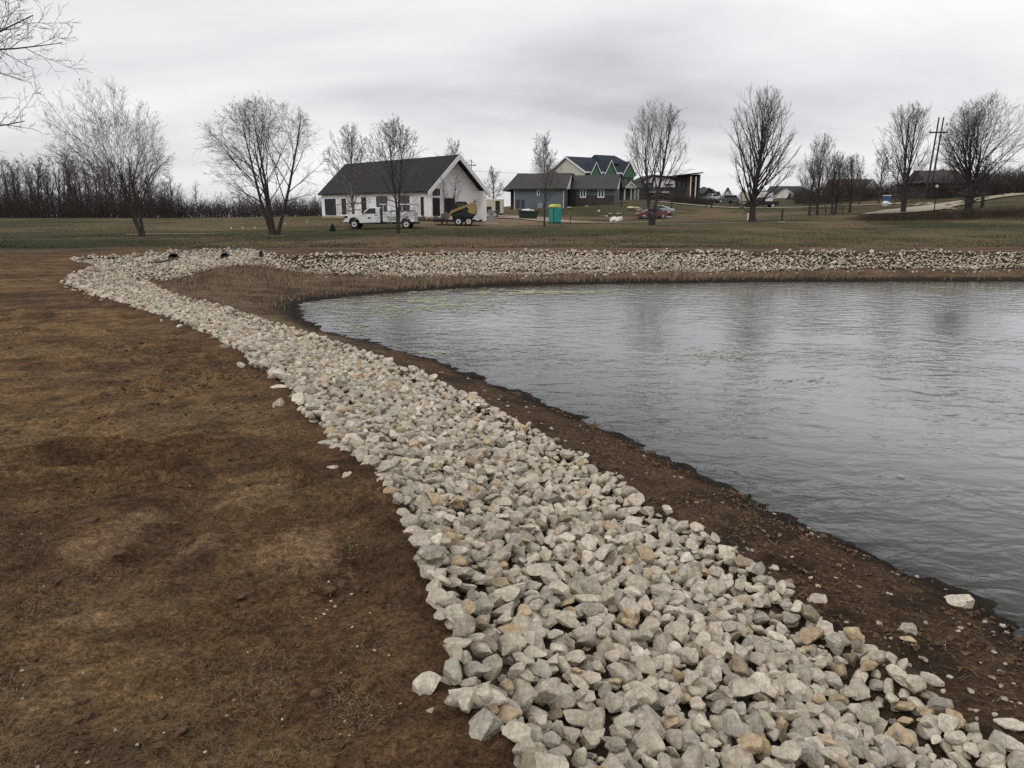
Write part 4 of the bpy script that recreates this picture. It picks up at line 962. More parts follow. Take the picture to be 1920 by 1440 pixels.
# ------------------------------------------------------------------ buildings
class House:
    """a building with a local frame: +x along its front from corner (px, D), +y into it, z up from its base"""
    def __init__(s, name, label, px, D, rot, base_y=None, base_z=None, cat='house'):
        s.X0, s.Y0 = bear(px) * D, D
        s.b = base_z if base_z is not None else (zat(base_y, D) if base_y else tz(s.X0, D))
        s.r = math.radians(rot); s.c, s.s_ = math.cos(s.r), math.sin(s.r)
        s.root = thing(name, label, cat, (s.X0, s.Y0, s.b), s.r)
    def s(s, px, yo=0.0):              # local x at which the plane y=yo meets a photo column
        b = bear(px); X, Y = s.X0 - s.s_ * yo, s.Y0 + s.c * yo
        return (b * Y - X) / (s.c - b * s.s_)
    def z(s, ypx, lx=0.0, ly=0.0):     # local height of photo row ypx at local point
        return zat(ypx, s.Y0 + s.s_ * lx + s.c * ly) - s.b
    def gable(s, x0, x1, y0, y1, ze, zr, wall, roof, ovx=.35, ovy=.4, z0=-.8, t=.16, axis='x', name='wall', rname='roof', hipl=0, hipr=0, fascia=None):
        ym, xm = (y0 + y1) / 2, (x0 + x1) / 2
        if axis == 'x':
            MB().prism([(y0, z0), (y1, z0), (y1, ze), (ym, zr), (y0, ze)], x0, x1, 'x').build(name, M[wall], s.root)
            k = (zr - ze) / (ym - y0); a0, a1 = x0 - ovx, x1 + ovx; d = .03
            e0 = (y0 - ovy, ze - k * ovy + d); e1 = (y1 + ovy, ze - k * ovy + d); rg = (ym, zr + d)
            mb = MB()
            def slab(p, q):
                mb.add([(a0, p[0], p[1]), (a1, p[0], p[1]), (a1 - hipr, q[0], q[1]), (a0 + hipl, q[0], q[1]),
                        (a0, p[0], p[1] + t), (a1, p[0], p[1] + t), (a1 - hipr, q[0], q[1] + t), (a0 + hipl, q[0], q[1] + t)],
                       [(0,3,2,1),(4,5,6,7),(0,1,5,4),(1,2,6,5),(2,3,7,6),(3,0,4,7)])
            slab(e0, rg); slab(e1, rg)
            if hipl: mb.add([(a0, e0[0], e0[1] + t), (a0, e1[0], e1[1] + t), (a0 + hipl, rg[0], rg[1] + t)], [(0, 1, 2)])
            if hipr: mb.add([(a1, e0[0], e0[1] + t), (a1, e1[0], e1[1] + t), (a1 - hipr, rg[0], rg[1] + t)], [(0, 1, 2)])
            rf = mb.build(rname, M[roof], s.root)
            if fascia:
                f = MB(); f.box(a0, a1, y0 - ovy - .04, y0 - ovy - .003, e0[1] - .12, e0[1] + t + .01); f.build('fascia', M[fascia], rf)
                for xx in (a0 - .05, a1 + .005):
                    f = MB()
                    for p, q in ((e0, rg), (e1, rg)):
                        f.add([(xx, p[0], p[1] - .16), (xx, p[0], p[1] + t + .01), (xx, q[0], q[1] + t + .01), (xx, q[0], q[1] - .16), (xx + .045, p[0], p[1] - .16), (xx + .045, p[0], p[1] + t + .01), (xx + .045, q[0], q[1] + t + .01), (xx + .045, q[0], q[1] - .16)],
                              [(0,1,2,3),(7,6,5,4),(0,4,5,1),(1,5,6,2),(2,6,7,3),(3,7,4,0)])
                    f.build('bargeboard', M[fascia], rf)
        else:
            MB().prism([(x0, z0), (x1, z0), (x1, ze), (xm, zr), (x0, ze)], y0, y1, 'y').build(name, M[wall], s.root)
            k = (zr - ze) / (xm - x0); a0, a1 = y0 - ovy, y1; d = .03; mb = MB()
            for e in (x0 - ovx, x1 + ovx):
                zz = ze - k * ovx + d
                mb.add([(e, a0, zz), (e, a1, zz), (xm, a1, zr + d), (xm, a0, zr + d), (e, a0, zz + t), (e, a1, zz + t), (xm, a1, zr + d + t), (xm, a0, zr + d + t)],
                       [(0,3,2,1),(4,5,6,7),(0,1,5,4),(1,2,6,5),(2,3,7,6),(3,0,4,7)])
            rf = mb.build(rname, M[roof], s.root)
            if fascia:
                f = MB()
                for e in (x0 - ovx, x1 + ovx):
                    zz = ze - k * ovx + d; y_ = a0 - .05
                    f.add([(e, y_, zz - .14), (e, y_, zz + t), (xm, y_, zr + d + t), (xm, y_, zr + d - .14), (e, y_ + .045, zz - .14), (e, y_ + .045, zz + t), (xm, y_ + .045, zr + d + t), (xm, y_ + .045, zr + d - .14)],
                          [(0,1,2,3),(7,6,5,4),(0,4,5,1),(1,5,6,2),(2,6,7,3),(3,7,4,0)])
                f.build('bargeboard', M[fascia], rf)
        return rf
    def opening(s, name, face, a0, a1, z0, z1, at_, frame='black', pane='glass', fw=.07, bars=0):
        """door or window on a wall: face 'y-' (front), 'x+' or 'x-' end wall at local coordinate at_"""
        def bx(p0, p1, q0, q1, d0, d1):
            mbx = MB()
            if face == 'y-': mbx.box(p0, p1, at_ - d1, at_ - d0, q0, q1)
            elif face == 'x+': mbx.box(at_ + d0, at_ + d1, p0, p1, q0, q1)
            else: mbx.box(at_ - d1, at_ - d0, p0, p1, q0, q1)
            return mbx
        f = MB()
        for p in ((a0, a0 + fw, z0, z1), (a1 - fw, a1, z0, z1), (a0 + fw, a1 - fw, z0, z0 + fw), (a0 + fw, a1 - fw, z1 - fw, z1)):
            q = bx(*p, -.02, .06); f.add(q.v, q.f)
        for i in range(bars):
            x = a0 + (a1 - a0) * (i + 1) / (bars + 1); q = bx(x - fw / 2, x + fw / 2, z0 + fw, z1 - fw, -.02, .05); f.add(q.v, q.f)
        o = f.build(name, M[frame], s.root)
        bx(a0 + fw, a1 - fw, z0 + fw, z1 - fw, -.02, .025).build('pane' if pane == 'glass' else 'panel', M[pane], o)
        return o
# white barn-like house with the long black roof
h = House('white_house', 'long white unfinished house with a steep black roof and dark window openings', 604, 101, -47.5, base_z=2.0)
LW, WW, ZE, ZR = 22.6, 7.6, 2.85, 6.35
rf = h.gable(0, LW - .5, 0, WW, ZE, ZR, 'white_wall', 'roof_char', ovx=.25, ovy=.35, fascia=None)
# the roof runs on over a recessed gable porch at the right end
rf2 = MB(); k = (ZR - ZE) / (WW / 2)
for sgn, e, r_ in ((1, -.45, WW / 2), (-1, WW + .45, WW / 2)):
    ze = ZE - k * .45 + .03
    rf2.add([(LW - .24, e, ze), (LW + .75, e, ze), (LW + .75, r_, ZR + .03), (LW - .24, r_, ZR + .03), (LW - .24, e, ze + .16), (LW + .75, e, ze + .16), (LW + .75, r_, ZR + .19), (LW - .24, r_, ZR + .19)],
            [(0,3,2,1),(4,5,6,7),(0,1,5,4),(1,2,6,5),(2,3,7,6),(3,0,4,7)])
rf2.build('porch_roof', M['roof_char'], h.root)
f = MB()
for e, r_ in ((-.5, WW / 2), (WW + .5, WW / 2)):
    ze = ZE - k * .5
    f.add([(LW + .76, e, ze - .32), (LW + .76, e, ze + .2), (LW + .76, r_, ZR + .22), (LW + .76, r_, ZR - .32), (LW + .84, e, ze - .32), (LW + .84, e, ze + .2), (LW + .84, r_, ZR + .22), (LW + .84, r_, ZR - .32)],
          [(0,1,2,3),(7,6,5,4),(0,4,5,1),(1,5,6,2),(2,6,7,3),(3,7,4,0)])
f.build('bargeboard', M['white'], h.root)
MB().box(LW - .49, LW + .62, -.02, .16, -.8, ZE - .05).build('corner_post', M['white_wall'], h.root)
MB().box(LW - .49, LW + .7, WW - .35, WW + .02, -.8, ZE - .05).build('corner_post', M['white_wall'], h.root)
MB().box(-.04, LW + .72, -.05, -.003, -.9, .05).build('foundation', M['concrete'], h.root)
def op(x0, x1, z0, z1, nm='window', **kw): h.opening(nm, 'y-', h.s(x0), h.s(x1), z0, z1, 0.0, **kw)
op(610.5, 630.5, .12, 2.1, 'door', pane='dark_open'); op(642, 649.6, .22, 2.1, pane='dark_open'); op(679, 687.5, .25, 2.2, pane='dark_open')
op(707, 727, .55, 2.25, pane='glass', bars=1); op(748.5, 768.5, .5, 2.25, pane='glass', bars=1); op(790, 795, .15, 2.1, 'door', pane='dark_open')
xe = LW - .5
h.opening('door', 'x+', .85, 1.95, .1, 2.0, xe, pane='dark_open', bars=1); h.opening('window', 'x+', .8, 2.0, 2.25, 2.95, xe, pane='glass', bars=1)
h.opening('door', 'x+', 2.55, 4.05, .1, 2.0, xe, pane='dark_open', bars=1)
# grey house
h = House('grey_house', 'low grey sided house with dark stone base and grey hip roofs', 963, 130, -14, base_y=391)
a = h.s(1057); rr0 = h.s(942); ze, zr = h.z(352, a, 0), h.z(327, a / 2, 4.5)
h.gable(0, a, 0, 9, ze, zr, 'siding_grey', 'roof_grey', ovx=.5, ovy=.5, name='wall')
MB().add([(rr0, -.5, h.z(358.5)), (-.5, -.5, ze - .25), (-.5, 9.5, ze - .25), (rr0, 9.5, h.z(358.5)), (-.45, 4.5, zr + .12), (-.5, 4.5, zr - .1)],
         [(0, 1, 4), (2, 3, 4), (0, 4, 3), (1, 2, 5)]).build('hip_roof', M['roof_grey'], h.root)
MB().box(h.s(954), -.01, 1.2, 8.6, -.8, ze - .5).build('rear_wing', M['stone_dark'], h.root)
MB().box(h.s(957), h.s(961), 1.12, 1.195, 0.9, 2.7).build('window', M['glass'], h.root)
x0, x1, xm = h.s(1003), h.s(1045), h.s(1020)
MB().add([(x0, 3.0, zr - .85), (x1, 3.0, zr - .85), (x1, 12, zr - .85), (x0, 12, zr - .85), (xm, 6.4, h.z(317, xm, 6.4))], [(0, 1, 4), (1, 2, 4), (2, 3, 4), (3, 0, 4)]).build('hip_roof', M['roof_grey'], h.root)
for px in (992, 1004.5): MB().lathe([(.12, 0), (.12, .5), (.2, .52), (.2, .62)], 8, c=(h.s(px), 3.6, zr - .95)).build('vent', M['white'], h.root, smooth=True)
h.opening('window', 'y-', h.s(1006.5), h.s(1012), h.z(366.5), h.z(356), 0, frame='white', fw=.12)
MB().box(h.s(964), h.s(965.5), -.05, -.003, -.5, ze - .1).build('trim', M['siding_tan'], h.root)
MB().box(a - .12, a + .02, -.05, -.003, -.5, ze - .1).build('trim', M['siding_tan'], h.root)
MB().box(h.s(1009), h.s(1018), -.5, -.003, 0, .8).build('utility_cabinet', M['galv'], h.root, bevel=.03)
for px in (968, 977): MB().box(h.s(px), h.s(px + 6), -.05, -.003, .1, 1.35).build('door', M['siding_dark'], h.root)
# right wing of the grey house
b = h.s(1151, 4); zw = h.z(352.5, a + 3, 4); zq = h.z(330.5, a + 3, 8)
h.gable(a + .05, b, 4, 12, zw, zq, 'siding_grey', 'roof_grey', ovx=.45, ovy=.6, name='wing_wall', rname='wing_roof', z0=-.2)
MB().box(h.s(1080, 4), b - .05, 3.9, 3.997, -.2, zw - 1.15).build('stone_base', M['stone_dark'], h.root)
MB().box(a + .1, h.s(1079, 4), 3.6, 3.997, -.2, zw).build('entry', M['dark_open'], h.root)
MB().box(h.s(1059), h.s(1063), 3.45, 3.597, h.z(369, a, 4), zw - .25).build('window', M['glass'], h.root)
for p0, p1 in ((1087, 1098.5), (1120, 1132.5)):
    h.opening('window', 'y-', h.s(p0, 4), h.s(p1, 4), h.z(371, a + 3, 4), h.z(355.5, a + 3, 4), 3.9, frame='white', fw=.16, bars=1)
for xx, yy, zz, zt in ((a + .5, 0, ze, zr), (b + .45, 4, zw, zq)):   # small white gable returns
    MB().add([(xx, yy + 2.1, zz - .15), (xx + .05, yy - .45, zz - .2), (xx, yy + 3.9, zt - .25), (xx + .06, yy + 2.1, zz - .15), (xx + .11, yy - .45, zz - .2), (xx + .06, yy + 3.9, zt - .25)],
             [(0, 1, 2), (5, 4, 3), (0, 3, 4, 1), (1, 4, 5, 2), (2, 5, 3, 0)]).build('gable_trim', M['white'], h.root)
MB().box(h.s(1071.5, 8), h.s(1075.5, 8), 7.6, 8.4, zq - .4, zq + .45).build('chimney', M['stone_dark'], h.root)
# green sheathed house behind it
h = House('green_house', 'two storey house in green sheathing with navy roof and three small front gables', 1096, 150, 33, base_y=380)
W = 11.5; ze = h.z(321); zr = h.z(295, 0, W / 2); L = h.s(1186)
rf = h.gable(0, L, 0, W, ze, zr, 'green_sheath', 'roof_navy', ovx=.4, ovy=.5, fascia='white')
MB().prism([(.02, -.2), (W - .02, -.2), (W - .02, ze), (W / 2, zr - .05), (.02, ze)], -.06, -.003, 'x').build('gable_siding', M['siding_tan'], h.root)
x0, x1 = h.s(1110, W / 2), h.s(1160, W / 2)
MB().add([(x0, 2.2, zr - 1.1), (x1, 2.2, zr - 1.1), (x1, W - 2.2, zr - 1.1), (x0, W - 2.2, zr - 1.1), (x0 + .3, W / 2, zr + .75), (x1 - 1.5, W / 2, zr + .75)],
         [(0, 1, 5, 4), (1, 2, 5), (2, 3, 4, 5), (3, 0, 4)]).build('raised_roof', M['roof_navy'], h.root)
for p0, p1, pa in ((1106.5, 1123.5, 304.5), (1132.5, 1153, 300.5), (1166, 1188, 303.5)):
    xa, xb = h.s(p0, -.6), h.s(p1, -.6)
    h.gable(xa, xb, -.6, 4.2, ze - .25, h.z(pa, xa, -.6), 'green_sheath', 'roof_navy', ovx=.25, ovy=.2, z0=ze - .9, t=.12, axis='y', name='dormer_wall', rname='dormer_roof', fascia='white')
for p0, p1 in ((1155.5, 1162), (1171, 1181)):
    h.opening('window', 'y-', h.s(p0), h.s(p1), h.z(345, L, 0), h.z(329, L, 0), 0, frame='white', fw=.12)
zp = h.z(350, L, -2.5)
MB().add([(h.s(1148, -2.6), -2.6, zp - .15), (L + 3.0, -2.6, zp - .15), (L + 3.0, .0, zp + .9), (h.s(1150), .0, zp + .9), (h.s(1148, -2.6), -2.6, zp - .4), (L + 3.0, -2.6, zp - .4), (L + 3, 0, zp - .4), (h.s(1150), 0, zp - .4)],
         [(0, 1, 2, 3), (4, 7, 6, 5), (0, 4, 5, 1), (1, 5, 6, 2), (2, 6, 7, 3), (3, 7, 4, 0)]).build('porch_roof', M['roof_grey'], h.root)
xa, xb = h.s(1172, -2.8), h.s(1189, -2.8)
h.gable(xa, xb, -2.8, .0, zp - .1, zp + .75, 'siding_tan', 'roof_grey', ovx=.2, ovy=.15, z0=zp - .35, t=.1, axis='y', name='porch_gable', rname='porch_gable_roof', fascia='white')
for px in (1151, 1156, 1170, 1182, 1189, 1195):
    q = h.s(px, -2.4); MB().box(q - .11, q + .11, -2.5, -2.28, -.3, zp - .4).build('column', M['siding_tan'], h.root)
MB().box(h.s(1157), h.s(1162.5), -.08, -.003, .0, 2.2).build('door', M['dark_open'], h.root)
MB().box(h.s(1148, -2.6), L + 3, -2.6, -.0, -.5, .12).build('porch_floor', M['concrete'], h.root)
# modern house
h = House('modern_house', 'modern dark house with white upper storey and tall cedar entry under a shed roof', 1196, 166, 6, base_y=377)
z = lambda y, px=1250: h.z(y, h.s(px), 0)
xa, xb = h.s(1197), h.s(1264)
MB().box(xa, xb, 0, 9, -1, z(351)).build('lower_wall', M['siding_dark'], h.root)
MB().prism([(xa + .2, z(351)), (xb, z(351)), (xb, z(339)), (h.s(1250), z(334)), (h.s(1222), z(331)), (xa + .2, z(344))], .3, 9, 'y').build('upper_wall', M['white_wall'], h.root)
def roofpoly(pts, y0, y1, t=.25):
    n = len(pts); return MB().prism(pts + [(p[0], p[1] + t) for p in reversed(pts)], y0, y1, 'y')
roofpoly([(h.s(1194.5), z(344)), (h.s(1221), z(330)), (h.s(1251), z(333)), (h.s(1266), z(333))], -.5, 9.4).build('roof', M['roof_char'], h.root)
for p0, p1 in ((1203, 1208), (1214, 1223)): h.opening('window', 'y-', h.s(p0), h.s(p1), z(350), z(342.5), .3, frame='black', fw=.1)
MB().box(h.s(1245), h.s(1258), -.9, .29, z(347), z(345)).build('canopy', M['roof_char'], h.root)
xc, xd = h.s(1264), h.s(1306.5)
MB().prism([(xc + .05, -1), (xd, -1), (xd, z(326)), (xc + .05, z(331))], .6, 9.5, 'y').build('tower_wall', M['siding_dark'], h.root)
roofpoly([(h.s(1256), z(331.5)), (h.s(1310.5), z(325))], -1.4, 10).build('shed_roof', M['roof_char'], h.root)
MB().box(xd - .35, xd, -1.1, .59, -1, z(327)).build('side_wall', M['siding_dark'], h.root)
MB().box(h.s(1286), xd - .36, .45, .597, -.5, z(330)).build('entry_panel', M['copper'], h.root)
MB().box(h.s(1294), h.s(1299.5), .35, .447, 0, z(341)).build('door', M['dark_open'], h.root)
for px in (1291.5, 1301): MB().box(h.s(px, -1), h.s(px + 1.6, -1), -1.1, -.9, -.3, z(331)).build('column', M['white'], h.root)
MB().box(h.s(1270), h.s(1275), .5, .597, z(352), z(340)).build('window', M['glass'], h.root); MB().box(h.s(1279), h.s(1283), .5, .597, z(356), z(342)).build('window', M['glass'], h.root)
MB().box(h.s(1213), h.s(1240), -1.5, -.003, -.3, z(362)).build('garage_bay', M['dark_open'], h.root)
MB().box(h.s(1212), h.s(1249), -1.7, -.1, z(361.5), z(359.5)).build('porch_beam', M['siding_tan'], h.root)
# steep dark house beyond
h = House('dark_gabled_house', 'steep dark gabled house far off, right of the cedar entry', 1311, 215, 8, base_y=377)
z = lambda y: h.z(y, 2, 2)
h.gable(h.s(1312), h.s(1345), 0, 9, z(362), z(353), 'siding_dark', 'roof_grey', hipl=.8, hipr=2.6)
h.gable(h.s(1313), h.s(1330), -2, 3, z(362.5), z(354), 'siding_dark', 'roof_grey', axis='y', ovx=.3, name='front_wall', rname='front_roof')
MB().box(h.s(1315, 4.5), h.s(1319.5, 4.5), 4.0, 5.2, z(357), z(350)).build('chimney', M['stone_dark'], h.root)
# long low house
h = House('long_low_house', 'long low house with a wide grey roof behind a lawn, right of the oval tree', 1436, 205, -3, base_y=373)
z = lambda y: h.z(y, 4, 3)
h.gable(h.s(1438), h.s(1520), 0, 9, z(362), z(350), 'white_wall', 'roof_grey', hipl=2.5, hipr=2.5, ovx=.8)
h.gable(h.s(1452), h.s(1482), -1.5, 4, z(362), z(351.5), 'white_wall', 'roof_grey', axis='y', name='front_wall', rname='front_roof')
for p in (1445, 1488, 1498, 1510): MB().box(h.s(p), h.s(p + 4.5), -.08, -.003, z(370), z(364)).build('window', M['glass'], h.root)
# brown roofed house
h = House('brown_roofed_house', 'brick house with a wide brown roof half hidden behind the small tree row', 1556, 185, -8, base_y=366)
z = lambda y: h.z(y, 4, 3)
h.gable(h.s(1558), h.s(1640), 0, 10, z(354), z(336.5), 'brick', 'roof_brown', hipl=3, hipr=1.6, ovx=.7)
h.gable(h.s(1617), h.s(1640), -1.2, 4, z(353), z(338.5), 'siding_tan', 'roof_brown', axis='y', name='front_wall', rname='front_roof', fascia='white')
for p in (1570, 1585, 1622, 1630): MB().box(h.s(p, -1.2), h.s(p + 5, -1.2), -1.32, -1.203, z(363), z(356)).build('window', M['glass'], h.root)
# hillside house behind the poles
h = House('hillside_house', 'large dark roofed house half hidden in the trees behind the utility poles', 1728, 132, -6, base_y=372)
z = lambda y: h.z(y, 4, 3)
h.gable(h.s(1732), h.s(1812), 0, 11, z(342), z(318), 'stone_dark', 'roof_grey', hipl=5.0, hipr=3, ovx=.8, ovy=.8)
for p in (1745, 1757, 1785): MB().box(h.s(p), h.s(p + 4), -.08, -.003, z(356), z(347)).build('window', M['glass'], h.root)
h = House('farm_building', 'small grey farm building on the skyline left of the white house', 560, 150, 4, base_y=409)
h.gable(0, 2.6, 0, 4, h.z(401), h.z(396), 'siding_grey', 'roof_grey', ovx=.2)

# ------------------------------------------------------------------ roads
def strip(name, pts, widths, m, dz=.05, label=None, n=60):
    P = np.array([(bear(x) * D, D) for x, D in pts]); wv = np.array(widths, float)
    t = np.linspace(0, len(P) - 1, n); i = np.arange(len(P))
    X = np.interp(t, i, P[:, 0]); Y = np.interp(t, i, P[:, 1]); w = np.interp(t, i, wv)
    for _ in range(4):
        X[1:-1] = (X[:-2] + X[1:-1] * 2 + X[2:]) / 4; Y[1:-1] = (Y[:-2] + Y[1:-1] * 2 + Y[2:]) / 4
    d = nrm(np.stack([np.gradient(X), np.gradient(Y)], 1)); nn = np.stack([-d[:, 1], d[:, 0]], 1)
    rows = []
    for k in np.linspace(-.5, .5, 7):
        x = X + nn[:, 0] * w * k; y = Y + nn[:, 1] * w * k
        rows.append(np.stack([x, y, terrain(x, y) + dz], 1))
    V = np.stack(rows, 1); ix = np.arange(n * 7).reshape(n, 7)
    F = np.stack([ix[:-1, :-1], ix[1:, :-1], ix[1:, 1:], ix[:-1, 1:]], -1).reshape(-1, 4)
    return tag(obj(name, mesh_np(name, V.reshape(-1, 3), [F], smooth=True), M[m]), kind='structure')
strip('road', [(900, 101), (960, 105), (1010, 101), (1060, 93), (1120, 90), (1200, 90), (1250, 92)], [6, 7, 6, 3.2, 2.6, 2.4, 2.2], 'gravel_road', .10)
strip('path', [(1225, 74.5), (1300, 75), (1400, 75), (1490, 75.5), (1620, 74)], [.7, .7, .6, .6, .4], 'concrete', .05)
strip('road', [(1225, 139), (1300, 133), (1360, 131), (1430, 130), (1470, 128), (1560, 125), (1650, 122), (1690, 120)], [2.5, 2.2, 3, 3, 2.2, 2, 2.2, 4], 'concrete', .12)
strip('driveway', [(1625, 89.5), (1672, 93), (1712, 99), (1745, 104), (1785, 110), (1840, 117), (1925, 126), (2080, 140)], [1.2, 4.6, 6.5, 5.2, 4.2, 3.6, 3.4, 3.4], 'concrete', .14)
strip('path', [(230, 54), (300, 55), (400, 56)], [.5, .6, .5], 'concrete', .04)

# ------------------------------------------------------------------ vehicles
def wheel(parent, x, y, z, r, w, rim='rim', name='wheel', side=-1):
    root = MB().lathe([(r * .55, -w / 2), (r * .93, -w / 2), (r, -w * .32), (r, w * .32), (r * .93, w / 2), (r * .55, w / 2)], 24, 'y', (x, y, z)).build(name, M['tyre'], parent, smooth=True)
    yo = y + side * w * .5
    MB().lathe([(r * .60, yo - .012), (r * .60, yo + .012)], 20, 'y', (x, 0, z)).build('rim', M[rim], root, smooth=True)
    MB().lathe([(r * .20, yo - .03), (r * .20, yo + .03)], 12, 'y', (x, 0, z)).build('hub', M['black'], root, smooth=True)
    return root
def flip(name, label, cat, xpx, D, yaw, dz=0):
    return thing(name, label, cat, at(xpx, D, dz), yaw)
# white service truck, nose to the left (local -x)
t = flip('service_truck', 'white utility service truck with ladder rack parked facing left on the grass', 'truck', 716, 74, math.radians(-2))
MB().prism([(-3.28, .62), (-3.30, .92), (-3.22, 1.20), (-2.95, 1.27), (-2.0, 1.33), (-1.62, 1.42), (-1.02, 1.90), (-.25, 1.94), (-.05, 1.85), (0.02, 1.3), (.02, .55), (-1.75, .50), (-1.9, .50), (-1.98, .78), (-2.2, .98), (-2.5, 1.02), (-2.78, .92), (-2.92, .66), (-2.95, .55)], -.98, .98, 'y').build('cab', M['truck_white'], t, bevel=.04)
cab = [o for o in t.children if o.name.startswith('cab')][0]
MB().prism([(-1.50, 1.36), (-.95, 1.83), (-.40, 1.85), (-.38, 1.36)], -1.0, -.985, 'y').build('side_window', M['glass'], t)
MB().add([(-1.60, -.86, 1.44), (-1.04, -.80, 1.90), (-1.04, .80, 1.90), (-1.60, .86, 1.44), (-1.66, -.86, 1.45), (-1.10, -.80, 1.92), (-1.10, .80, 1.92), (-1.66, .86, 1.45)], [(0,1,2,3),(7,6,5,4),(0,4,5,1),(1,5,6,2),(2,6,7,3),(3,7,4,0)]).build('windscreen', M['glass'], t)
MB().prism([(-1.62, .62), (-1.62, 1.34), (-.22, 1.34), (-.22, .62)], -1.0, -.984, 'y').build('door', M['truck_white'], t, bevel=.006)
dr = [o for o in t.children if o.name.startswith('door')][0]
MB().box(-.46, -.27, -1.03, -1.0, 1.17, 1.23).build('handle', M['black'], dr)
MB().prism([(-1.18, .98), (-1.05, 1.06), (-.98, .96), (-.90, 1.06), (-.80, 1.02), (-.84, .92), (-1.06, .88)], -1.008, -1.001, 'y').build('emblem', M['black'], dr)
MB().box(-1.55, .0, -1.06, -.95, .40, .50).build('running_board', M['black'], t)
MB().box(-1.62, -1.50, -1.20, -1.0, 1.36, 1.62).build('mirror', M['black'], t, bevel=.02)
MB().box(-3.42, -3.28, -.95, .95, .48, .74).build('bumper', M['chrome'], t, bevel=.03)
MB().box(-3.335, -3.27, -.55, .55, .80, 1.16).build('grille', M['black'], t)
for s_ in (-1, 1): MB().box(-3.30, -3.02, s_ * .985 - (.02 if s_ < 0 else .0), s_ * .985 + (.0 if s_ < 0 else .02), .95, 1.16).build('headlight', M['glass'], t)
MB().box(-3.0, 3.1, -.5, .5, .42, .60).build('chassis', M['black'], t)
MB().box(.10, .24, -.92, .92, .55, 1.9).build('headache_rack', M['black'], t)
sb = MB().prism([(.28, .60), (.28, 1.52), (3.22, 1.52), (3.22, .62), (2.86, .62), (2.76, .86), (2.55, 1.0), (2.28, 1.0), (2.06, .86), (1.96, .60)], -1.06, 1.06, 'y').build('service_body', M['truck_white'], t, bevel=.02)
for xx in (.85, 1.30, 2.50, 3.05): MB().box(xx - .04, xx + .04, -1.085, -1.055, .98, 1.06).build('latch', M['black'], sb)
for xx in (1.08, 1.92, 2.84): MB().box(xx - .012, xx + .012, -1.072, -1.058, .66 if xx < 2 else 1.02, 1.50).build('seam', M['galv'], sb)
MB().box(.9, 2.9, -.7, .7, 1.53, 1.66).build('tool_load', M['steel'], t)
rk = MB()
for xx in (.34, 1.75, 3.12):
    for yy in (-.98, .98): rk.tube([(xx, yy, 1.50), (xx, yy, 2.2)], .03, 6)
for yy in (-.98, .98): rk.box(.0, 3.2, yy - .035, yy + .035, 2.17, 2.25)
for xx in (.34, 1.75, 3.12): rk.box(xx - .03, xx + .03, -.94, .94, 2.18, 2.24)
rk.build('ladder_rack', M['white'], t)
for xx in (-2.42, 2.42):
    for s_ in (-1, 1): wheel(t, xx, s_ * .86, .40, .40, .26, 'rim', 'wheel', s_)
MB().box(3.20, 3.40, -1.0, 1.0, .42, .58).build('rear_bumper', M['black'], t)
for s_ in (-1, 1): MB().box(3.21, 3.235, s_ * .9 - .06, s_ * .9 + .06, .8, 1.1).build('taillight', M['red'], t)
# skid loader on a low trailer
D_ = 79
t = flip('equipment_trailer', 'low flat trailer with two black wheels carrying the yellow loader', 'trailer', 868, D_, math.radians(2))
MB().box(-2.9, 1.9, -1.0, 1.0, .46, .58).build('deck', M['steel'], t)
MB().box(-2.9, 1.9, -1.04, -1.003, .36, .60).build('side_rail', M['black'], t)
MB().tube([(-2.9, 0, .48), (-4.7, 0, .50)], .07, 8).build('tongue', M['black'], t)
MB().box(-1.05, 1.1, -1.32, -1.045, .86, .90).build('fender', M['black'], t)
for xx in (-.42, .58):
    for s_ in (-1, 1): wheel(t, xx, s_ * 1.18, .40, .40, .24, 'rim', 'wheel', s_)
MB().lathe([(.10, -1.35), (.30, -1.35), (.30, -1.18), (.10, -1.18)], 18, 'y', (1.45, 0, .78)).build('spare_wheel', M['rim'], t, smooth=True)
MB().box(-3.0, -2.6, -.8, .8, .58, .78).build('tie_down_box', M['steel'], t)
t = flip('skid_loader', 'yellow and black tracked skid loader with its arms down, standing on the low trailer', 'loader', 868, D_, math.radians(2), .58); t.scale = (.92, .92, .92)
sk = MB()
for s_ in (-1, 1):
    trk = MB().prism([(-1.15, .20), (-.95, .02), (.95, .02), (1.18, .22), (1.10, .48), (.2, .74), (-.2, .74), (-1.0, .48)], s_ * .95 - .2, s_ * .95 + .2, 'y').build('track', M['black'], t, bevel=.04)
    for xx in (-.7, -.25, .25, .7): MB().lathe([(.13, s_ * 1.16 - .02), (.13, s_ * 1.16 + .02)], 12, 'y', (xx, 0, .20)).build('roller', M['steel'], trk)
MB().prism([(-1.0, .35), (-1.05, .80), (-.30, 1.05), (1.25, 1.30), (1.38, 1.25), (1.38, .35)], -.74, .74, 'y').build('body', M['black'], t, bevel=.04)
MB().prism([(.55, .75), (.75, 1.55), (1.32, 1.62), (1.45, 1.45), (1.40, .55), (1.0, .55)], -.92, .92, 'y').build('engine_cover', M['yellow'], t, bevel=.05)
MB().box(1.38, 1.48, -.85, .85, .55, 1.5).build('rear_door', M['black'], t)
MB().prism([(-.85, .85), (-.80, 1.78), (-.62, 1.90), (.35, 1.90), (.50, 1.70), (.55, 1.0)], -.52, .52, 'y').build('cab', M['black'], t, bevel=.04)
MB().prism([(-.62, 1.12), (-.60, 1.70), (.20, 1.72), (.30, 1.15)], -.535, -.523, 'y').build('cab_window', M['glass'], t)
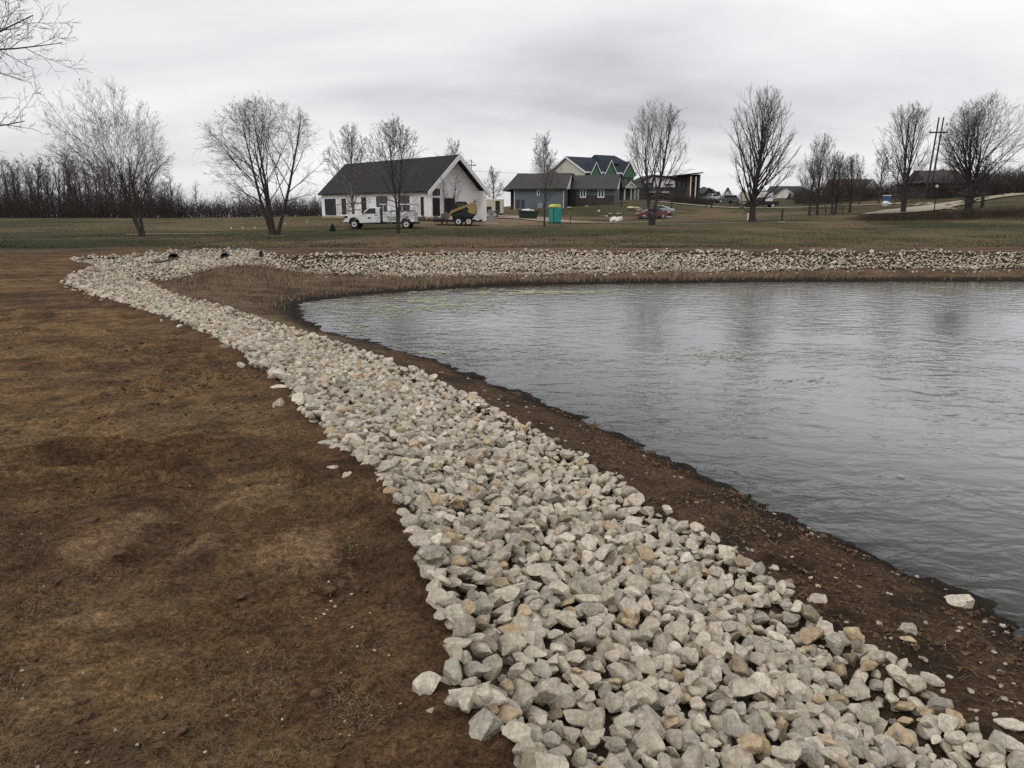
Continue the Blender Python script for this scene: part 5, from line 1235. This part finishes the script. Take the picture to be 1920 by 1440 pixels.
for s_ in (-1, 1):
    MB().prism([(1.42, 1.58), (1.30, 1.84), (1.02, 1.80), (-1.30, .92), (-1.62, .20), (-1.50, .14), (-1.18, .66), (.95, 1.52)], s_ * .86 - .07, s_ * .86 + .07, 'y').build('lift_arm', M['yellow'], t, bevel=.02)
    MB().tube([(.9, s_ * .80, .80), (-.5, s_ * .80, 1.08)], .05, 8).build('cylinder', M['steel'], t)
MB().box(1.22, 1.40, -.95, .95, 1.80, 1.98).build('arm_bracket', M['black'], t)
bk = MB().prism([(-1.55, .05), (-1.52, .62), (-1.85, .78), (-2.30, .60), (-2.42, .10), (-2.28, -.05), (-2.10, .20), (-1.80, .05)], -.95, .95, 'y').build('grapple_bucket', M['steel'], t, bevel=.02)
for yy in (-.7, 0, .7): MB().prism([(-2.4, .1), (-2.28, .08), (-2.2, -.48), (-2.36, -.42)], yy - .06, yy + .06, 'y').build('tooth', M['steel'], bk)
def car(name, label, xpx, D, yaw, paint, style, L=4.5, W=1.78, dz=0, cat='car'):
    t = thing(name, label, cat, at(xpx, D, dz), yaw); h = L / 2
    if style == 'sedan':
        body = [(-h, .45), (-h + .05, .70), (-h + .35, .80), (-h * .42, .92), (h * .55, .96), (h - .15, .92), (h, .72), (h, .42), (h - .3, .28), (-h + .3, .28)]
        top = [(-h * .42, .90), (-h * .10, 1.36), (h * .30, 1.40), (h * .74, .94)]
    elif style == 'suv':
        body = [(-h, .55), (-h + .05, .95), (-h * .45, 1.05), (h - .05, 1.08), (h, .60), (h - .2, .38), (-h + .2, .38)]
        top = [(-h * .45, 1.02), (-h * .22, 1.62), (h * .80, 1.66), (h - .08, 1.06)]
    else:
        body = [(-h, .60), (-h + .04, 1.02), (-h * .50, 1.12), (h * .15, 1.14), (h * .16, 1.10), (h, 1.10), (h, .60), (h - .1, .45), (-h + .2, .45)]
        top = [(-h * .50, 1.10), (-h * .30, 1.72), (h * .08, 1.74), (h * .15, 1.12)]
    MB().prism(body, -W / 2, W / 2, 'y').build('body', M[paint], t, bevel=.06)
    MB().prism(top, -W / 2 + .14, W / 2 - .14, 'y').build('cabin', M[paint], t, bevel=.06)
    cx = sum(p[0] for p in top) / 4; cz = sum(p[1] for p in top) / 4
    gl = [(cx + (p[0] - cx) * .84, cz + (p[1] - cz) * .70 + .02) for p in top]
    for s_ in (-1, 1): MB().prism(gl, s_ * (W / 2 - .14) - .012, s_ * (W / 2 - .14) + .012, 'y').build('side_window', M['glass'], t)
    p, q = np.array(top[0]), np.array(top[1]); a0, a1 = p + (q - p) * .15, p + (q - p) * .88
    MB().add([(a0[0] - .02, -W * .36, a0[1] + .02), (a1[0] - .02, -W * .34, a1[1] + .02), (a1[0] - .02, W * .34, a1[1] + .02), (a0[0] - .02, W * .36, a0[1] + .02),
              (a0[0] + .03, -W * .36, a0[1] + .0), (a1[0] + .03, -W * .34, a1[1] + .0), (a1[0] + .03, W * .34, a1[1]), (a0[0] + .03, W * .36, a0[1])], [(0,1,2,3),(7,6,5,4),(0,4,5,1),(1,5,6,2),(2,6,7,3),(3,7,4,0)]).build('windscreen', M['glass'], t)
    rw = .33 if style == 'sedan' else .39
    for xx in (-h * .62, h * .62):
        for s_ in (-1, 1): wheel(t, xx, s_ * (W / 2 - .08), rw, rw, .22, 'rim', 'wheel', s_)
    for s_ in (-1, 1):
        MB().box(-h - .01, -h + .12, s_ * W * .36 - .16, s_ * W * .36 + .16, body[1][1] - .14, body[1][1] - .02).build('headlight', M['rim'], t)
        MB().box(h - .10, h + .012, s_ * W * .38 - .12, s_ * W * .38 + .12, body[1][1] - .10, body[1][1] + .02).build('taillight', M['red'], t)
    return t
car('red_car', 'dark red car parked on the grass behind the twin leader tree', 1222, 106, math.radians(6), 'red', 'sedan', L=4.1)
car('silver_car', 'silver car mostly hidden behind the dark red car', 1234, 111, math.radians(-28), 'grey_paint', 'sedan', L=4.3)
car('white_pickup', 'white pickup truck parked far off before the dark gabled house', 1336, 172, math.radians(28), 'truck_white', 'pickup', L=5.4, W=1.95, cat='pickup')
car('dark_pickup', 'slate blue vehicle parked beside the white pickup far off', 1359, 166, math.radians(12), 'navy_paint', 'suv', L=5.0, W=1.95, cat='car')
car('dark_pickup', 'dark pickup truck standing behind the big oval tree trunk', 1427, 133, math.radians(-4), 'black', 'pickup', L=5.2, W=1.9, cat='pickup')
def boxtrailer(label, xpx, D, yaw, L, H, W, paint, door=True, zb=.55):
    t = thing('cargo_trailer', label, 'trailer', at(xpx, D), yaw); h = L / 2
    MB().box(-h, h, -W / 2, W / 2, zb, zb + H).build('box', M[paint], t, bevel=.05)
    MB().box(-h + .05, h - .05, -W / 2 + .1, W / 2 - .1, zb - .14, zb - .003).build('chassis', M['black'], t)
    for xx in (-.45, .45): wheel(t, xx, -W / 2 - .02, .36, .36, .2, 'rim', 'wheel', -1)
    MB().box(-.95, .95, -W / 2 - .15, -W / 2 - .003, .76, .82).build('fender', M['galv'], t)
    if door:
        MB().box(h * .35, h * .75, -W / 2 - .02, -W / 2 - .003, zb + .1, zb + H - .2).build('door', M['dark_open'], t)
    MB().tube([(-h, 0, zb - .05), (-h - 1.2, 0, zb - .1)], .06, 6).build('tongue', M['black'], t)
    return t
t = boxtrailer('white enclosed cargo trailer with a square side opening beside the white house', 923, 103, math.radians(-4), 2.9, 1.78, 2.0, 'trailer_tan', door=True, zb=.5)
MB().box(-.75, .0, -1.02, -1.003, .75, 1.35).build('side_opening', M['dark_open'], t)
boxtrailer('cream box trailer standing left of the big oval tree trunk', 1402, 137, math.radians(3), 2.5, 1.75, 1.9, 'trailer_tan', door=False)
boxtrailer('white box trailer right of the big oval tree trunk, behind the dark pickup', 1434, 138, math.radians(3), 1.9, 1.9, 1.9, 'truck_white', door=False, zb=.65)

# ------------------------------------------------------------------ building site things
t = thing('portable_toilet', 'turquoise portable toilet with a yellow domed roof', 'toilet', at(1040.5, 91), math.radians(28))
MB().box(-.53, .53, -.53, .53, .06, 1.78).build('cabin', M['teal'], t, bevel=.03)
MB().box(-.57, .57, -.57, .57, -.1, .10).build('base', M['dk_green'], t)
MB().prism([(-.55, 1.79), (.55, 1.79), (.55, 1.9), (.42, 2.05), (.2, 2.14), (-.2, 2.14), (-.42, 2.05), (-.55, 1.9)], -.56, .56, 'y').build('roof', M['lime'], t, bevel=.05)
d = MB().box(-.40, .36, -.57, -.533, .16, 1.70).build('door', M['teal'], t, bevel=.015); MB().box(.22, .30, -.60, -.571, .95, 1.05).build('handle', M['black'], d)
for i in range(3): MB().box(-.55, -.533, -.4, .4, .3 + i * .5, .62 + i * .5).build('side_panel', M['teal'], t)
MB().box(-.535, -.50, -.56, -.50, .1, 1.78).build('corner_post', M['dk_green'], t); MB().tube([(.35, .3, 2.05), (.35, .3, 2.35)], .05, 8).build('vent_pipe', M['black'], t)
t = thing('portable_toilet', 'blue portable toilet with a white roof by the far drive', 'toilet', at(1660, 118, .15), math.radians(20)); t.scale = (.68, .68, .68)
MB().box(-.55, .55, -.55, .55, 0, 1.75).build('cabin', M['blue'], t, bevel=.03); MB().box(-.64, .64, -.64, .64, 1.76, 1.95).build('roof', M['white'], t, bevel=.06)
MB().box(-.38, .38, -.59, -.553, .1, 1.65).build('door', M['blue'], t, bevel=.02)
t = thing('sack', 'white sack on the ground in front of the blue portable toilet', 'sack', at(1659.5, 113, .12))
V, F = rock_shape(901, 3); V = V * np.array([.7, .5, .55]) + np.array([0, 0, .3]); obj('bulk', mesh_np('bulk', V, [F], smooth=True), M['debris_white'], t)
t = thing('dumpster', 'dark green open dumpster heaped with white rubbish', 'dumpster', at(992, 102), math.radians(-4))
MB().prism([(-1.22, .12), (-1.27, 1.12), (1.33, .98), (.92, .0), (-1.05, .0)], -.85, .85, 'y').build('bin', M['dk_green'], t, bevel=.02)
MB().box(-1.28, 1.30, -.93, -.853, .88, .98).build('rim_rail', M['dk_green'], t)
for xx in (-.7, -.1, .5): MB().box(xx - .05, xx + .05, -.92, -.853, .1, .87).build('rib', M['dk_green'], t)
for i, (a, b, c, s_) in enumerate(((-.2, 0, 1.1, .62), (.35, .1, 1.02, .42), (-.65, .1, 1.08, .38))):
    V, F = rock_shape(910 + i, 3); V = V * s_ * np.array([1, .9, .8]) + np.array([a, b, c]); o = obj('rubbish_sack', mesh_np('rubbish_sack', V, [F], smooth=True, sharp=25), M['debris_white'])
    o.location = at(992, 102); tag(o, ['largest white plastic heap on the dark green dumpster', 'white plastic heap at the right of the dumpster load', 'white plastic heap at the left of the dumpster load'][i], 'rubbish')
t = thing('utility_pedestal', 'grey steel utility post pair on a concrete pad beside the cargo trailer', 'utility post', at(921, 84))
MB().box(-.75, .75, -.5, .5, -.2, .10).build('pad', M['concrete'], t); MB().box(-.28, -.06, -.12, .12, .10, 1.45).build('post', M['galv'], t, bevel=.02); MB().box(.10, .28, -.1, .1, .10, 1.35).build('post', M['galv'], t, bevel=.02)
MB().box(-.06, .10, -.05, .05, .8, 1.0).build('crossbar', M['galv'], t)
def heap(name, label, x, D, sizes, m, seed, cat):
    r = np.random.default_rng(seed); t = thing(name, label, cat, at(x, D)); 
    for i, (dx, dy, sx, sy, sz) in enumerate(sizes):
        V, F = rock_shape(seed * 10 + i, 3); V = V * np.array([sx, sy, sz]) / 2 / np.array([1, .75, .6]); V[:, 2] += sz * .42; V[:, 0] += dx; V[:, 1] += dy
        obj('lump', mesh_np('lump', V, [F], smooth=True, sharp=22), M[m], t)
    return t
heap('plastic_sheet', 'crumpled white plastic sheeting beside the gravel drive', 1155, 93, ((-.3, 0, .9, .8, .75), (.35, .05, .85, .7, .95), (.0, -.2, .7, .5, .5)), 'debris_white', 41, 'plastic sheet')
heap('insulation_heap', 'tan heap of building panels on the lawn before the green house', 1190, 118, ((-.5, 0, 1.3, .9, 1.0), (.35, .1, 1.2, .9, .75), (.95, -.1, .8, .7, .5)), 'tan', 42, 'panel heap')
for x, D, s_, lab in ((1133, 110, (.9, .4, .15), 'flat white board lying on the grass right of the gravel drive'), (1143, 112, (.5, .4, .4), 'small grey rubbish pile on the grass above the plastic sheeting'), (1160, 112, (.7, .5, .45), 'low grey rubbish pile between plastic sheeting and tan heap'),
                      (1123, 117, (.3, .3, .35), 'small white scrap on the upper lawn'), (1255, 108, (.8, .4, .14), 'white board on the grass right of the red car'), (1100, 127, (.4, .3, .3), 'pale landscaping stone under the wing windows'), (1068, 124, (1.0, .6, .45), 'pale flat boulders stacked at the corner of the grey house')):
    heap('debris', lab, x, D, ((0, 0) + s_, (s_[0] * .4, .1, s_[0] * .5, s_[1] * .7, s_[2] * .8)), 'debris_white' if 'white' in lab else 'boulder', int(x), 'debris')
for i, (x, D, s_) in enumerate(((786, 84, .5), (796, 85, .6), (806, 84, .45), (818, 85, .5), (826, 84, .5))):
    heap('brush_pile', ['dark cubic crate of scrap behind the service truck', 'low brown scrap heap second from the service truck', 'reddish scrap heap in the middle behind the truck', 'brown scrap heap beside the loader bucket', 'grey scrap heap touching the loader bucket'][i], x, D,
         ((0, 0, s_ * 1.5, s_, s_ * 1.0), (s_ * .7, .1, s_, s_ * .8, s_ * .7)), 'steel' if i % 2 else 'mulch', 60 + i, 'scrap heap')
# posts, lamp, poles
def post(label, x, D, h, w=.05, m='post', cat='post', cap=True):
    t = thing('marker_post', label, cat, at(x, D)); MB().box(-w, w, -w, w, -.2, h).build('shaft', M[m], t)
    if cap: MB().box(-w * 1.5, w * 1.5, -w * 1.5, w * 1.5, h + .002, h + .1).build('cap', M[m], t)
    return t
post('dark lamp post on the lawn in front of the porch columns', 1164.5, 124, 1.5, .07); post('black mailbox post on the lawn right of the red car', 1259, 121, 1.25, .08); post('thin dark post left of the pair before the far pickups', 1323, 128, 1.1, .06); post('thicker dark post right of the pair before the far pickups', 1333.5, 126, 1.2, .09)
post('short thin stake in the grass right of the turquoise toilet', 1070, 88, .8, .035); 
post('white marker pipe, left one beside the oval tree', 1403, 84, .75, .06, 'flag', cap=False); post('white marker pipe, right one beside the oval tree', 1407.5, 84, .85, .06, 'flag', cap=False)
t = post('dark hydrant-like post on a pale pad on the right lawn', 1467, 77, 1.15, .06); MB().lathe([(.42, -.1), (.40, .05), (.1, .07)], 10).build('pad', M['concrete'], t)
t = thing('small_sign', 'small dark sign on a thin stake at the culvert rocks', 'sign', hit(491, 495)); MB().tube([(0, 0, -.1), (0, 0, .48)], .014, 6).build('stake', M['post'], t); MB().box(-.07, .07, -.03, -.012, .25, .50).build('sign_panel', M['post'], t)
for i, (x, D) in enumerate(((430, 63), (452, 65), (475, 66), (500, 68), (533, 80), (574, 84))):
    t = thing('survey_flag', ['leftmost white survey flag in the grass', 'second white survey flag from the left in the grass', 'third white survey flag, just left of the V shaped tree', 'white survey flag beside the V shaped tree trunk', 'white survey flag right of the V shaped tree', 'tall white stake nearest the white house corner'][i], 'flag', at(x, D))
    MB().tube([(0, 0, -.05), (0, 0, .30)], .008, 5).build('wire', M['galv'], t); MB().add([(0, -.02, .21), (.10, -.03, .22), (.10, -.03, .30), (0, -.02, .31), (0, .0, .21), (.10, -.01, .22), (.10, -.01, .30), (0, .0, .31)], [(0,1,2,3),(7,6,5,4),(0,4,5,1),(1,5,6,2),(2,6,7,3),(3,7,4,0)]).build('flag', M['flag'], t)
t = thing('street_lamp', 'black street lamp with a frosted globe beside the concrete drive', 'street lamp', at(1751, 92)); MB().tube([(0, 0, -.1), (0, 0, .5), (0, 0, 2.75)], [.09, .06, .045], 10).build('pole', M['post'], t, smooth=True)
MB().lathe([(.06, 2.76), (.14, 2.82), (.17, 2.95), (.13, 3.08), (.05, 3.12)], 12).build('globe', M['lampglass'], t, smooth=True)
t = thing('utility_pole', 'pair of tall wooden utility poles joined by a crossarm', 'utility pole', at(1735, 128))
dx = (bear(1741.5) - bear(1733)) * 128
for k, (o_, n_) in enumerate(((-.1, 0), (dx - .1, .0))): MB().tube([(o_ - .25, n_, -.3), (o_ + .55, n_, 12.6)], [.19, .11], 8).build('pole', M['pole'], t, smooth=True)
MB().box(-.9, 2.1, -.12, -.02, 10.2, 10.42).build('crossarm', M['pole'], t); 
for xx in (-.7, .95, 1.9): MB().tube([(xx, -.07, 10.43), (xx, -.07, 10.8)], .06, 6).build('insulator', M['galv'], t)
t = thing('transmission_tower', 'steel H frame transmission tower on the skyline behind the white house', 'tower', (bear(877) * 320, 320, -1)); q = MB()
for xx in (-1.5, 1.7): q.tube([(xx, 0, 0), (xx, 0, zat(299, 320) + 1)], .17, 6)
zt = zat(310, 320) + 1; q.box(-3.4, 3.6, -.15, .15, zt - .2, zt + .2)
for a, b in (((-1.5, zt), (1.7, zt + 2)), ((1.7, zt), (-1.5, zt + 2)), ((-3.3, zt), (-1.5, zt + 1.8)), ((3.5, zt), (1.7, zt + 1.8))): q.tube([(a[0], 0, a[1]), (b[0], 0, b[1])], .09, 5)
q.build('frame', M['galv'], t)
w = MB(); xs = np.linspace(0, 1, 30)
p0 = np.array([bear(880) * 320, 320, zat(320.5, 320)]); p1 = np.array([bear(1300) * 330, 330, zat(317.5, 330)])
w.tube([tuple(p0 + (p1 - p0) * k - np.array([0, 0, 6.0 * k * (1 - k)])) for k in xs], .05, 4); o = w.build('power_line', M['galv']); tag(o, 'thin power line running right from the H frame tower across the sky', 'power line')
# culvert pipes
for i, (x, y, rad) in enumerate(((325.5, 488.5, .20), (421.5, 485.5, .17))):
    X, Y, zg = PIPES[i]; t = thing('culvert_pipe', ['larger black drain pipe in the stone bank, left one', 'smaller black drain pipe in the stone bank, right one'][i], 'drain pipe', (X, Y + .04, zg + .10), math.radians(20 if i else 23))
    q = MB(); n = 20
    for (ra, yy) in ((rad, 0), (rad * .88, 0), (rad * .88, 1.4), (rad, 1.4)): pass
    q.lathe([(rad * .88, 1.2), (rad * .88, 0), (rad, -.0), (rad, 1.2)], 22, 'y'); o = q.build('pipe', M['black'], t, smooth=True)
# rail fence and boulders at the right
t = thing('rail_fence', 'low grey wooden rail fence between the small row of trees', 'fence', at(1516, 91))
L = (bear(1580) - bear(1516)) * 91
for k in range(5): xx = L * k / 4; zb = tz(t.location.x + xx, 91) - t.location.z; MB().box(xx - .05, xx + .05, -.05, .05, zb - .2, zb + .95).build('post', M['pole'], t)
for zz in (.45, .8): MB().box(0, L, -.09, -.052, zz, zz + .09).build('rail', M['pole'], t)
r = np.random.default_rng(77)
for i in range(16):
    x = 1775 + i * 9.2 + r.uniform(-3, 3); D = 106 + i * 1.25; s_ = r.uniform(.35, .8)
    V, F = rock_shape(950 + i, 3); V = V * s_ * np.array([1, .9, .8]); p = at(x, D, s_ * .2)
    tag(obj('boulder', mesh_np('boulder', V, [F], smooth=True, sharp=28), M['boulder'], loc=p), 'tan boulder in the row edging the uphill drive', 'boulder', 'boulders along the uphill drive')
for i, (x, D, s_) in enumerate(((1714, 112, .5), (1722, 113, .5), (1738, 113, .6), (1744, 112, .4), (1780, 98, .6), (1786, 97, .4))):
    V, F = rock_shape(980 + i, 3); V = V * s_ * np.array([1, .9, .7]); p = at(x, D, s_ * .2)
    tag(obj('boulder', mesh_np('boulder', V, [F], smooth=True, sharp=28), M['boulder'], loc=p), 'pale boulder at the foot of the utility poles' if i < 4 else ['larger pale boulder on the verge right of the street lamp', 'smaller pale boulder on the verge right of the street lamp'][i - 4], 'boulder', 'boulders by the poles' if i < 4 else None)
for x, D, s_ in ((262, 47.8, .8), (513, 51.8, .9), (745, 54.8, .9), (1411, 75.8, 1.2)):
    V, F = ICO[3]; V = V * np.array([s_, s_, .10]) * (1 + .12 * np.sin(V[:, :1] * 5 + V[:, 1:2] * 7)); p = at(x, D, .0)
    o = obj('mulch_ring', mesh_np('mulch_ring', V, [F], smooth=True), M['mulch'], loc=p)
    tag(o, 'mulch ring round the foot of the ' + {262: 'round crowned tree', 513: 'V shaped tree', 745: 'tree before the truck', 1411: 'big oval tree'}[x], 'mulch ring')
